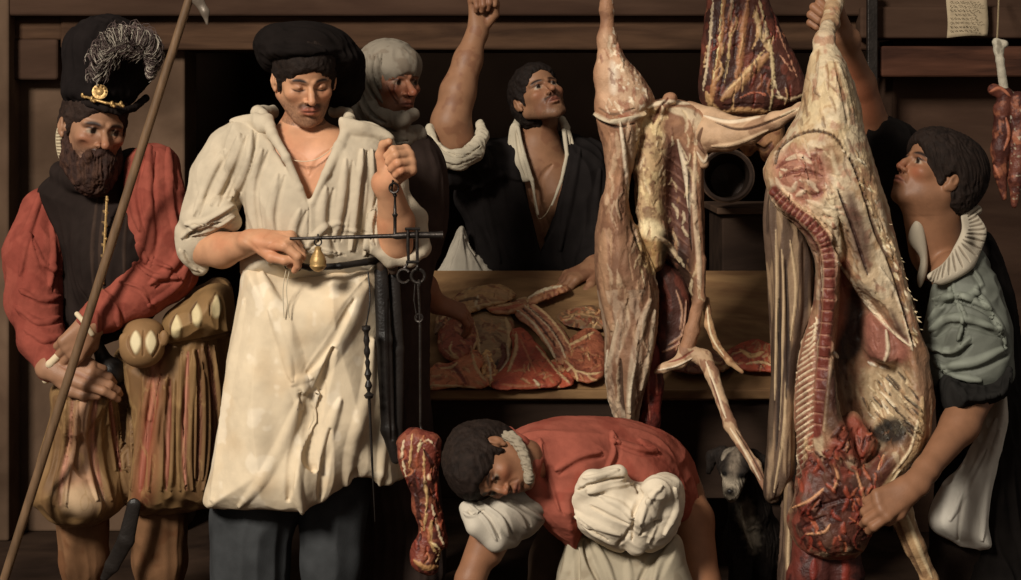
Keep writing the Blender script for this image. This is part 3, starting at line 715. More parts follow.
# ============ the halberdier on the left
SKH = (150, 110, 84)
def halberdier():
    r = thing('person', 'bearded guard in plumed black hat and red sleeves gripping a long wooden staff', 'person', (P(115, 675, .1)[0], .12, 0))
    y0 = .1
    h = Head(94, 129, .02, 92, *YP(30, 6, -7))
    S = Sculpt(); head(S, h, nose=1.15, jaw=1.0, gaunt=1, eyes='open', brow=1.35)
    S.chain([(88, 165, .1, 20), (84, 190, .14, 26)], .02)
    S.chain([(98, 205, .16, 38), (112, 300, .14, 38)], .04); S.chain([(56, 210, .20, 18), (150, 180, .16, 22)], .04)
    # right arm, hand low on the hilt
    S.chain([(48, 215, .16, 20), (26, 300, .08, 18), (54, 368, -.06, 12)], .01)
    hand(S, P(56, 369, -.07), (.95, -.15, -.14), (.05, -.85, .5), L=.21, side=-1,
         curls=[(12, 30, 20), (22, 40, 25), (30, 50, 30), (42, 55, 35)], thumb=[(.08, .12, -.05), (.28, .24, -.06), (.46, .26, -.08), (.62, .22, -.12)], r=1.12)
    # left arm crossing to the staff
    S.chain([(158, 185, .1, 22), (176, 270, .02, 20), (96, 322, -.10, 13)], .01)
    hand(S, P(92, 322, -.10), (-.62, -.12, -.80), (.25, -.93, .0), L=.20, side=1,
         curls=[(40, 60, 35), (45, 65, 40), (50, 70, 40), (52, 75, 40)], thumb=[(.1, .12, -.05), (.26, .22, -.12), (.42, .24, -.2), (.52, .2, -.25)], r=1.15)
    # stocking clad legs belong to the hose
    B = S.build(.0028, SKH); face_paint(B, h, SKH, eyes='open', gaze=(.5, .2), stubble=.9, stub=(58, 38, 30), moust=.9, browt=1.4, browc=(36, 24, 19), lip=(120, 60, 50), red=.3, browz=-.01)
    B.stroke([(60, 366), (78, 374), (92, 380)], 3, -.001, (120, 74, 54), .5)
    B.done('body', M_SKIN, r)
    Hh = hair_cap(h, 1.04, line=.02); G = Hh.build(.003, (44, 31, 25)); G.rough(.004, .012); G.done('hair', M_HAIR, r)
    # beard and moustache
    S = Sculpt(); H = h.H
    for s in (-1, 1):
        S.wcone(h.L(s*.27, .02, -.10), h.L(s*.22, -.10, -.36), .05*H, .10*H, .03); S.wcone(h.L(s*.22, -.10, -.36), h.L(s*.06, -.25, -.52), .10*H, .14*H, .03)
        S.wcone(h.L(s*.02, -.39, -.205), h.L(s*.13, -.35, -.27), .026*H, .032*H, .01); S.wcone(h.L(s*.13, -.35, -.27), h.L(s*.17, -.28, -.40), .032*H, .04*H, .02)
    S.wcone(h.L(0, -.29, -.42), h.L(.02, -.24, -.53), .15*H, .14*H, .03); S.wcone(h.L(-.10, -.2, -.5), h.L(-.08, -.2, -.53), .12*H, .09*H, .03); S.wcone(h.L(.1, -.2, -.5), h.L(.1, -.2, -.52), .12*H, .09*H, .03); S.wcone(h.L(0, -.35, -.35), h.L(0, -.34, -.42), .03*H, .07*H, .03)
    G = S.build(.0028, (52, 34, 28)); G.rough(.007, .025, 9); G.folds((.1, -.2, -1), .05, .007, .0035, 4); G.marble((74, 50, 38), .012, .1, along=(.1, -.2, -1), stretch=5, a=.6); G.done('beard', M_HAIR, r)
    # ruff
    S = Sculpt()
    S.puff([(58, 127), (66, 129), (69, 150), (78, 166), (72, 171), (60, 160), (56, 142)], .02, .03, .02, .006)
    G = S.build(.002, (196, 180, 150))
    for i in range(12): G.stroke([(54+i*.4, 131+i*3.2), (76+i*.5, 129+i*3.6)], 1.1, -.004, (110, 92, 72), .7, taper=False)
    G.done('ruff', M_LINEN, r)
    # hat
    S = Sculpt()
    ax = nrm((-.12, .1, 1)); c = P(101, 78, .05)
    S.wcone(P(100, 84, .05), P(107, 56, .07), .104, .115, .02); S.e(98, 92, .0, 34, .085, 14, .02); S.ell(P(108, 52, .08), (.115, .12, .055), None, .03); S.e(90, 42, .08, 18, .07, 13, .04); S.e(134, 64, .08, 21, .09, 24, .04)
    G = S.build(.0035, (26, 21, 20)); G.folds((-.1, 0, 1), .2, .022, .005, 3); hat = G.done('hat', M_DARK, r)
    S = Sculpt(); pts = []
    bx = [(64, 84, .13), (66, 92, .03), (76, 99, -.04), (90, 104, -.075), (106, 109, -.08), (120, 112, -.06), (134, 108, 0.0), (146, 98, .1)]
    S.chain([(a, b, c_, 3.6) for a, b, c_ in bx], .004); G = S.build(.0022, (30, 24, 22)); G.folds((0, 0, 1), .02, .01, .001); G.done('brim', M_DARK, hat)
    S = Sculpt()
    for a, b, c_ in [(66, 83, .03), (69, 86, .0), (79, 91, -.05), (83, 94, -.065), (92, 98, -.085), (112, 103, -.09), (121, 103, -.075)]:
        S.e(a, b+1, c_-.012, 2.0, .008, 3.2, .002); S.e(a+2.4, b+3.4, c_-.014, 1.6, .008, 1.6, .002)
    S.chain([(66, 86, .03, 1.3), (72, 91, -.02, 1.3), (79, 94, -.06, 1.3), (92, 99, -.095, 1.3), (106, 103, -.10, 1.3), (122, 105, -.085, 1.3)], .002)
    m_b = S.build(.0016, (190, 165, 105)); m_b.done('gilt_band', M_BRASS, hat)
    m = MB(); c = P(100, 92, -.092); m.lathe(c, (.1, -1, .2), [(-.006, .014), (0, .021), (.004, .021), (.005, .016), (.004, .011), (.007, .008), (.009, .001)], 22)
    for i in range(10): a = i*.628; m.lathe(c+np.array((.0165*math.cos(a), -.004, .0165*math.sin(a))), (.1, -1, .2), [(0, .003), (.002, .0025), (.003, .0004)], 8)
    m.build('medallion', M_BRASS, hat)
    # plume
    rr = random.Random(5); m = MB(); m2 = MB()
    sp = curve_px([(97, 86, -.10), (100, 62, -.11), (112, 42, -.11), (130, 36, -.10), (146, 40, -.10), (153, 54, -.10), (151, 72, -.10)], 10)
    m.tube(sp, [.0022]*len(sp), 6)
    N = len(sp)
    for i in range(3, N-1):
        t = nrm(sp[i+1]-sp[i-1]); b = nrm(np.cross(t, (0, 1, 0)))
        for s in (-1, 1):
            for q in range(15):
                L = (.030+.050*math.sin(math.pi*min(1, i/N*1.02+.04)))*rr.uniform(.6, 1.25); p = sp[i]+t*rr.uniform(-.004, .004)
                d = nrm(b*s+t*.9+np.array((0, rr.uniform(-.8, .6), 0))); g = [p]
                for k in range(6):
                    d = nrm(d-t*.0+b*s*(-.16*k)+np.array((rr.uniform(-.2,.2), rr.uniform(-.3,.2), -.09*k))+t*-.08*k); g.append(g[-1]+d*L/6)
                (m if rr.random() < .3 else m2).tube(g, [.0011, .0014, .0013, .0012, .0011, .0009, .0005], 4, caps=False)
    m.build('plume', mat('feather light', (156, 146, 132), rough=.9, bump=0, var=.3), hat)
    m2.build('plume_down', mat('feather grey', (84, 70, 66), rough=.9, bump=0, var=.3), hat)
    # jerkin
    S = Sculpt()
    S.puff([(40, 190), (58, 172), (72, 162), (92, 168), (110, 160), (126, 150), (138, 150), (146, 166), (142, 190), (140, 230), (150, 300), (150, 320), (100, 345), (64, 330), (62, 260), (50, 222)], .15, .15, .13, .02)
    S.e(118, 260, .0, 44, .09, 55, .06); S.chain([(60, 172, .08, 10), (76, 180, .02, 10), (96, 190, -.0, 9)], .02)
    T = S.build(.0036, (38, 30, 27)); T.folds((0, 0, 1), .2, .03, .003, 5)
    for x in (88, 96, 120, 136): T.stroke([(x+10, 195), (x+4, 250), (x+8, 310)], 2.4, .003, (58, 45, 38), .8)
    for i in range(9): T.stroke([(104-i*.6, 200+i*11), (108-i*.6, 202+i*11)], 2.0, .004, (150, 120, 80), .6)
    jk = T.done('jerkin', M_DARK, r)
    m = MB(); m.tube([P(107, 196, -.078), P(105.5, 225, -.09), P(104, 255, -.093), P(103, 284, -.09)], .0035, 6)
    for i in range(7): p = P(107-i*.5, 200+i*13, -.085+.004*i-.02*(i > 2)); m.lathe(p+[0, .004, 0], (0, -1, 0), [(0, .004), (.003, .005), (.006, .003), (.007, .0005)], 8)
    m.build('buttoned_placket', M_BRASS, jk)
    # sleeves
    S = Sculpt()
    S.chain([(153, 172, .06, 28), (158, 225, .02, 34), (166, 270, -.01, 30)], .03)
    S.chain([(168, 272, .0, 27), (140, 292, -.05, 25), (105, 313, -.09, 17), (90, 320, -.105, 12)], .03)
    S.wcone(P(84, 320, -.105), P(80, 318, -.105), .02, .005, .01, 's')
    T = S.build(.003, (142, 74, 61))
    for q, w_, a_ in [([(140, 150), (132, 190), (140, 230)], 6, .008), ([(150, 148), (148, 190), (152, 230), (146, 262)], 6, .009), ([(168, 150), (172, 200), (180, 250)], 6, .007), ([(186, 230), (176, 262), (150, 284)], 6, .009), ([(190, 256), (180, 284), (150, 304)], 5, .008),
                      ([(138, 245), (150, 262), (170, 268)], 6, .008), ([(120, 282), (140, 290), (150, 306)], 5, .007), ([(104, 292), (116, 304), (118, 324)], 5, .007), ([(90, 304), (98, 314), (98, 330)], 4, .005), ([(132, 262), (150, 276), (180, 278)], 5, .008)]:
        T.stroke(q, w_, a_); T.stroke([(x+w_, y+w_*.7) for x, y in q], w_*.6, -a_*.6)
    T.folds((-.4, 0, -1), .18, .04, .004, 7); T.rough(.001, .01, 3); T.marble((112, 50, 42), .06, .1, seed=3, a=.4)
    T.done('sleeve', M_WOOL, r)
    S = Sculpt()
    S.chain([(44, 212, .14, 24), (36, 255, .10, 30), (34, 300, .05, 27)], .03); S.chain([(34, 302, .05, 25), (42, 340, -.0, 21), (52, 366, -.05, 16)], .03)
    T = S.build(.003, (138, 70, 58))
    for q, w_, a_ in [([(40, 195), (28, 235), (20, 275)], 6, .007), ([(52, 215), (56, 250), (50, 285)], 6, .008), ([(20, 290), (40, 300), (60, 296)], 5, .007), ([(18, 308), (36, 322), (58, 318)], 5, .007), ([(30, 235), (40, 262), (60, 270)], 6, .007), ([(26, 330), (42, 340), (60, 336)], 5, .005)]:
        T.stroke(q, w_, a_); T.stroke([(x+w_*.5, y+w_) for x, y in q], w_*.6, -a_*.6)
    T.folds((-.2, 0, -1), .18, .04, .004, 8); T.rough(.001, .01, 3); T.marble((112, 50, 42), .06, .1, seed=4, a=.4)
    T.done('sleeve', M_WOOL, r)
    S = Sculpt(); S.chain([(46, 380, -.06, 4), (50, 364, -.09, 4), (60, 354, -.085, 4)], .004); S.build(.002, (205, 186, 155)).done('cuff', M_LINEN, r)
    S = Sculpt(); S.chain([(77, 314, -.13, 2.6), (84, 322, -.145, 2.6), (92, 334, -.13, 2.6)], .004); S.build(.002, (205, 186, 155)).done('cuff', M_LINEN, r)
    # trunk hose
    S = Sculpt()
    S.puff([(62, 380), (120, 372), (128, 420), (128, 470), (124, 502), (106, 516), (84, 520), (62, 516), (48, 504), (38, 490), (44, 450), (56, 410)], .08, .15, .13, .02, yc=[(80, 390, .04), (80, 500, .02), (120, 450, .12)])
    S.puff([(118, 352), (160, 330), (200, 286), (228, 284), (234, 330), (232, 400), (228, 460), (222, 500), (196, 508), (160, 512), (134, 508), (124, 470), (126, 410)], .1, .17, .14, .03)
    T = S.build(.0034, (128, 98, 64))
    T.folds((.05, 0, -1), .3, .035, .006, 12)
    sl = [([(98, 392), (92, 430), (96, 470), (104, 500)], 4.5), ([(72, 398), (70, 440), (62, 480), (60, 505)], 3.5), ([(110, 396), (114, 430), (120, 470)], 3), ([(160, 375), (152, 410), (144, 455), (140, 490)], 5), ([(188, 352), (186, 400), (184, 450), (186, 490)], 3.6), ([(208, 345), (214, 400), (214, 450), (208, 490)], 3.4), ([(170, 380), (168, 430), (166, 490)], 3), ([(198, 350), (200, 420), (198, 480)], 2.6)]
    for q, w_ in sl: T.stroke([(x-w_*1.6, y) for x, y in q], w_*.9, .008); T.stroke([(x+w_*1.6, y) for x, y in q], w_*.9, .008); T.stroke(q, w_*1.1, -.007, (110, 56, 42), .9); T.stroke(q, w_*.55, .004, (190, 128, 106), .85)
    T.area([(74, 400), (90, 396), (92, 430), (94, 470), (100, 500), (92, 512), (72, 510), (60, 500), (66, 460), (72, 430)], (182, 140, 112), .75, 6)
    T.area([(62, 492), (76, 486), (98, 490), (104, 506), (86, 514), (64, 510)], (206, 178, 142), .7, 5)
    T.area([(150, 352), (165, 352), (160, 420), (156, 470), (150, 506), (132, 504), (138, 450)], (138, 70, 52), .6, 6)
    T.stroke([(150, 345), (156, 380), (150, 420)], 5, .006, (180, 120, 95), .7)
    T.stroke([(120, 380), (126, 440), (126, 505)], 8, -.02, (92, 66, 46), .5); T.marble((96, 66, 42), .05, .1, along=(0, 0, 1), stretch=5, seed=6, a=.5); T.vein((158, 126, 82), .03, .05, along=(.1, 0, 1), stretch=6, seed=9, a=.5)
    T.done('puffed_breeches', M_SATIN, r)
    # slashed skirt of the jerkin
    S = Sculpt(); S.puff([(164, 318), (190, 296), (214, 284), (230, 290), (234, 318), (232, 334), (200, 342), (172, 344)], .0, .13, .10, .02); T = S.build(.003, (132, 102, 66))
    for x, y in ((177, 326), (197, 314), (216, 306)):
        T.area([(x-4, y+8), (x-4.5, y), (x, y-10), (x+4.5, y), (x+3, y+9), (x-.5, y+12)], (206, 188, 146), .95, 1.5, amp=.004); T.stroke([(x-6, y+10), (x-6, y-2), (x, y-13)], 1.6, -.004, (84, 58, 36), .8)
    T.folds((.2, 0, -1), .2, .03, .003, 3); T.stroke([(170, 344), (200, 340), (232, 332)], 2, -.005, (84, 58, 36), .7); T.done('jerkin_skirt', M_SATIN, r)
    # codpiece
    S = Sculpt(); S.e(142, 348, -.11, 22.5, .055, 20, .01); S.e(143, 330, -.08, 20, .05, 12, .02); S.e(124, 340, -.12, 5, .012, 7, .006); S.e(164, 338, -.12, 5, .012, 8, .006)
    T = S.build(.0024, (136, 104, 70))
    for x in (136, 151): T.area([(x-5.5, 342), (x, 331), (x+5.5, 342), (x, 354)], (214, 198, 160), .95, 1.4, amp=.004)
    for q in ([(129, 335), (128, 345), (134, 357)], [(143.5, 330), (143.5, 345), (143, 356)], [(158, 334), (159, 345), (153, 357)]): T.stroke(q, 1.8, -.004, (112, 80, 50), .7)
    T.done('codpiece', M_SATIN, r)
    # hose
    S = Sculpt(); S.chain([(82, 500, .1, 27), (84, 560, .11, 23), (84, 600, .13, 17), (84, 668, .14, 13)], .02); S.chain([(158, 500, .12, 29), (160, 560, .13, 26), (160, 610, .14, 18), (162, 668, .15, 13)], .02)
    T = S.build(.004, (122, 88, 62)); T.folds((0, 0, 1), .2, .03, .003, 4); T.marble((108, 68, 44), .06, .1, seed=4, a=.5); T.stroke([(66, 512), (84, 524), (104, 520)], 3, -.006, (80, 52, 36), .6); T.done('stockings', M_WOOL, r)
    for x in (84, 162):
        S = Sculpt(); S.chain([(x, 655, .14, 13), (x, 662, .12, 14)], .01); S.wcone(P(x, 662, .12)+[0, 0, 0], P(x+4, 668, -.05), .036, .028, .02); S.build(.006, (36, 29, 26)).done('shoe', M_LEATHER, r)
    
    # the sword: hilt in the hand, scabbard behind the breeches
    t = thing('sword', 'sword in black scabbard with dark hilt between the guard\'s hands', 'sword', P(120, 520, .1))
    S = Sculpt(); S.chain([(98, 346, -.02, 6), (106, 366, -.0, 9), (114, 372, .0, 12)], .008); S.e(112, 372, -.02, 13, .035, 14, .02); T = S.build(.003, (34, 29, 27)); T.stroke([(98, 348), (96, 362), (92, 372)], 1.6, .004, (120, 104, 84), .8); T.done('hilt', M_LEATHER, t)
    S = Sculpt(); S.chain([(134, 505, -.06, 7), (126, 540, -.05, 8.5), (112, 566, -.03, 7.5), (104, 578, -.02, 4)], .006, flat=((0, 1, 0), .4)); S.build(.003, (34, 28, 26)).done('scabbard', M_LEATHER, t)
    # staff
    t = thing('halberd', 'long wooden halberd staff leaning across the guard with curved blade tip', 'halberd', P(2, 590, .0))
    m = MB(); pts = [P(-4, 600, .02), P(34, 484, -.1), P(58, 408, -.135), P(78, 338, -.185), P(120, 202, -.20), P(155, 100, -.20), P(194, -16, -.20)]
    m.tube([pts[0]+(pts[-1]-pts[0])*u for u in np.linspace(0, 1, 2)], [.0, .0], 4) if False else None
    A, Bp = P(6, 574, -.185), P(194, -16, -.20); d = nrm(Bp-A)
    m.tube([A-d*.28, A+d*.5, A+d*1.0, Bp], [.0125, .0125, .0125, .0115], 14); m.build('shaft', M_STAFF, t)
    S = Sculpt(); S.chain([(190, -6, -.2, 8), (197, -2, -.2, 6), (205, 12, -.2, 4), (207, 24, -.2, 1.6)], .01, flat=((0, 1, 0), .35)); S.chain([(188, -12, -.2, 8), (190, -34, -.2, 1)], .006, flat=((0, 1, 0), .4)); S.build(.0022, (104, 92, 80)).done('blade', mat('dull steel', rough=.4, spec=.6, metal=.3), t)
YO = .22
halberdier()
YO = .0
# ============ old woman
def woman():
    r = thing('person', 'old woman with pale grey headscarf standing behind the white shirted man', 'person', (P(395, 600, .45)[0], .45, 0))
    h = Head(391, 83, .38, 80, *YP(38, 0, 0))
    sk = (140, 94, 70)
    S = Sculpt(); head(S, h, nose=1.25, jaw=.95, gaunt=1, brow=1.2); S.chain([(388, 110, .42, 20), (386, 150, .44, 22)], .02)
    B0 = [(400, 280, .42, 20)]
    S.chain([(386, 148, .44, 22), (398, 220, .42, 18), (408, 262, .36, 15)], .02); S.chain([(408, 262, .36, 16), (424, 288, .42, 14), (436, 304, .47, 10)], .01)
    hand(S, P(437, 303, .47), (.75, .35, -.35), (.1, -.5, .85), L=.18, side=1, curl=(30, 35, 25), r=1.1)
    B = S.build(.0028, sk); face_paint(B, h, sk, eyes='open', gaze=(.6, 0), lip=(118, 62, 50), red=.4)
    for q in ([(394, 66), (404, 65)], [(393, 62), (405, 61)], [(386, 84), (392, 96), (398, 104)], [(396, 80), (394, 92), (398, 99)], [(388, 76), (392, 79)]): B.stroke(q, 1.4, -.003, (92, 54, 42), .7)
    B.done('body', M_SKIN, r)
    S = Sculpt(); H = h.H
    S.ell(h.L(0, .10, .16), np.array((.38, .45, .40))*H, h.R, .02); S.ell(h.L(0, .14, -.16), np.array((.37, .33, .36))*H, h.R, .04); S.ell(h.L(0, -.12, .235), np.array((.30, .30, .24))*H, h.R, .03)
    S.ell(h.L(0, -.45, -.19), np.array((.235, .40, .29))*H, h.R, .015, 's')
    S.chain([(366, 108, .34, 9), (382, 118, .27, 8), (402, 120, .26, 7), (414, 114, .30, 6)], .02); S.chain([(362, 118, .38, 14), (376, 136, .32, 12), (400, 138, .30, 10), (418, 134, .34, 9)], .03)
    T = S.build(.0028, (132, 122, 108))
    for q, w_ in [([(362, 60), (366, 85), (378, 108)], 3), ([(370, 56), (372, 80), (384, 104)], 3), ([(356, 90), (366, 112), (382, 124)], 3), ([(352, 104), (366, 124), (392, 132)], 3), ([(378, 54), (377, 75), (388, 100), (402, 112)], 2.5), ([(362, 130), (380, 142), (404, 142)], 3)]:
        T.stroke(q, w_, .008); T.stroke([(x+3.8, y-1) for x, y in q], 2.4, -.010)
    T.folds((.2, 0, -1), .1, .02, .002, 4); T.marble((112, 98, 84), .03, .15, seed=3, a=.6); T.done('headscarf', M_LINEN, r)
    S = Sculpt(); S.puff([(352, 128), (372, 124), (410, 128), (432, 140), (446, 170), (446, 230), (430, 290), (430, 400), (440, 600), (330, 600), (340, 300), (342, 170)], .38, .11, .10, .02)
    T = S.build(.006, (62, 50, 45)); T.folds((0, 0, 1), .3, .03, .005, 6); T.area([(350, 126), (410, 128), (404, 148), (380, 156), (350, 150)], (112, 98, 86), .8, 4); T.done('dress', M_DARK, r)
woman()
# ============ man behind the counter
def backman():
    r = thing('person', 'man in open black shirt behind the counter looking up with one arm raised', 'person', (P(525, 480, 1.4)[0], 1.4, 0))
    sk = (144, 104, 77)
    f, u = YP(20, -32, 14)
    h = Head(539, 98, 1.25, 70, f, u)
    S = Sculpt(); head(S, h, nose=1.1, gaunt=0, mouth=.03, brow=1.2)
    S.chain([(541, 118, 1.3, 17), (537, 150, 1.34, 21)], .02); S.chain([(537, 150, 1.34, 22), (520, 190, 1.34, 30)], .03); S.chain([(537, 150, 1.34, 22), (556, 190, 1.34, 28)], .03); S.chain([(522, 190, 1.36, 30), (532, 260, 1.37, 28)], .03)
    S.chain([(500, 168, 1.33, 20), (468, 160, 1.20, 18), (454, 138, 1.14, 20), (450, 122, 1.12, 19)], .02)
    S.chain([(451, 124, 1.12, 19), (458, 92, 1.13, 17.5), (468, 60, 1.15, 14), (478, 28, 1.17, 9.5)], .02)
    hand(S, P(479, 26, 1.17), (.05, -.1, 1), (-.35, .8, .1), L=.19, side=1, curls=[(60, 75, 40), (75, 85, 45), (80, 85, 45), (82, 85, 45)], thumb=[(.06, .12, -.05), (.22, .22, -.14), (.40, .20, -.22), (.5, .12, -.26)], r=1.2)
    S.chain([(578, 170, 1.33, 20), (600, 236, 1.28, 17), (594, 268, 1.13, 12)], .01)
    hand(S, P(593, 268, 1.11), (-.80, -.55, -.30), (-.30, -.45, .85), L=.20, side=1, curls=[(25, 40, 25), (25, 45, 25), (28, 45, 25), (30, 45, 30)], r=1.15)
    B = S.build(.0028, sk); face_paint(B, h, sk, eyes='open', gaze=(.2, .7), stubble=.55, stub=(48, 34, 28), moust=.9, browt=1.3, browc=(34, 22, 18), lip=(122, 66, 54), red=.22)
    B.stroke([(524, 168), (534, 178), (532, 200)], 4, -.004); B.stroke([(552, 165), (542, 178), (544, 200)], 4, -.004); B.stroke([(538, 180), (537, 215)], 3, -.004); B.marble((118, 76, 56), .04, .1, seed=8, a=.5)
    B.done('body', M_SKIN, r)
    G = hair_cap(h, 1.05, line=.04).build(.003, (30, 22, 18)); G.rough(.005, .012); G.done('hair', M_HAIR, r)
    S = Sculpt(); S.puff([(462, 172), (480, 150), (505, 140), (540, 132), (578, 136), (606, 150), (616, 180), (614, 290), (470, 290), (468, 230), (454, 200)], 1.37, .17, .12, .02)
    S.chain([(505, 160, 1.33, 24), (478, 168, 1.22, 24), (452, 168, 1.14, 20)], .03); S.chain([(440, 160, 1.12, 12), (478, 160, 1.12, 14)], .02)
    S.chain([(584, 165, 1.33, 26), (602, 235, 1.26, 22), (594, 262, 1.18, 18)], .02)
    S.puff([(508, 126), (572, 126), (566, 180), (556, 220), (541, 258), (530, 215), (522, 176)], 1.15, .17, .004, .006, 's', sm=False)
    T = S.build(.0035, (30, 26, 25)); T.folds((.3, 0, -1), .2, .04, .006, 3)
    for q in ([(470, 190), (500, 175), (520, 180)], [(580, 150), (570, 200), (560, 250)], [(600, 170), (596, 220), (604, 250)], [(480, 175), (490, 220), (500, 262)]): T.stroke(q, 5, .008)
    T.done('shirt', M_DARK, r)
    S = Sculpt(); S.chain([(430, 128, 1.08, 4), (432, 146, 1.06, 7), (444, 158, 1.045, 9), (460, 160, 1.045, 10), (474, 152, 1.06, 9), (482, 136, 1.1, 6), (480, 124, 1.12, 4)], .012)
    T = S.build(.0026, (190, 178, 156))
    for q in ([(430, 134), (442, 150), (462, 158), (480, 146)], [(436, 142), (452, 154), (470, 154)], [(434, 154), (452, 166), (476, 158)]): T.stroke(q, 2.2, -.006)
    T.folds((1, 0, -.2), .04, .012, .003, 2); T.done('rolled_cuff', M_LINEN, r)
    S = Sculpt(); k = .008
    S.puff([(512, 124), (519, 127), (522, 150), (528, 170), (530, 180), (518, 182), (507, 176), (507, 158), (508, 138)], 1.235, .010, .02, .005, yc=[(510, 130, 1.26), (525, 175, 1.21)])
    S.puff([(563, 126), (570, 130), (575, 150), (577, 172), (572, 177), (565, 180), (568, 160), (565, 140)], 1.235, .010, .02, .005, yc=[(568, 130, 1.26), (570, 178, 1.21)])
    S.chain([(518, 128, 1.25, 2), (524, 155, 1.22, 1.8), (532, 180, 1.205, 1.4), (538, 214, 1.19, 1.1)], .005); S.chain([(564, 130, 1.25, 2), (567, 155, 1.22, 1.8), (561, 182, 1.205, 1.4), (552, 205, 1.19, 1.1)], .005); S.chain([(516, 126, 1.27, 4), (520, 118, 1.36, 4)], .005); S.chain([(566, 128, 1.27, 4), (562, 120, 1.36, 4)], .005)
    T = S.build(.0024, (188, 176, 154)); T.folds((.1, 0, -1), .10, .03, .0015, 5)
    for q in ([(510, 136), (512, 160), (516, 176)], [(516, 132), (520, 158), (526, 176)], [(571, 138), (573, 160), (570, 174)]): T.stroke(q, 2, -.004)
    T.done('collar', M_LINEN, r)
    m = MB(); m.tube(curve_px([(532, 180, 1.20), (534, 200, 1.22), (538, 218, 1.23), (546, 214, 1.23), (554, 198, 1.22), (561, 182, 1.20)]), .0013, 5); m.build('shirt_string', mat('shirt string', (176, 160, 132)), r)
    S = Sculpt(); S.puff([(462, 226), (470, 246), (484, 262), (496, 278), (470, 292), (436, 282), (444, 262), (452, 244)], 1.22, .05, .04, .01); T = S.build(.003, (172, 162, 146)); T.folds((-.1, 0, -1), .2, .016, .004, 5)
    for q in ([(461, 232), (452, 256), (446, 276)], [(464, 236), (468, 256), (470, 276)], [(466, 240), (478, 258), (486, 274)]): T.stroke(q, 3, -.005)
    T.done('apron', M_LINEN, r)
    S = Sculpt(); S.chain([(520, 290, 1.45, 44), (505, 400, 1.45, 30), (505, 452, 1.5, 20)], .02); S.chain([(560, 290, 1.45, 44), (565, 400, 1.45, 30), (565, 452, 1.5, 20)], .02); S.wcone(P(505, 462, 1.5), P(505, 466, 1.36), .05, .04, .02); S.wcone(P(565, 462, 1.5), P(567, 466, 1.36), .05, .04, .02)
    S.build(.008, (40, 34, 31)).done('breeches', M_DARK, r)
backman()
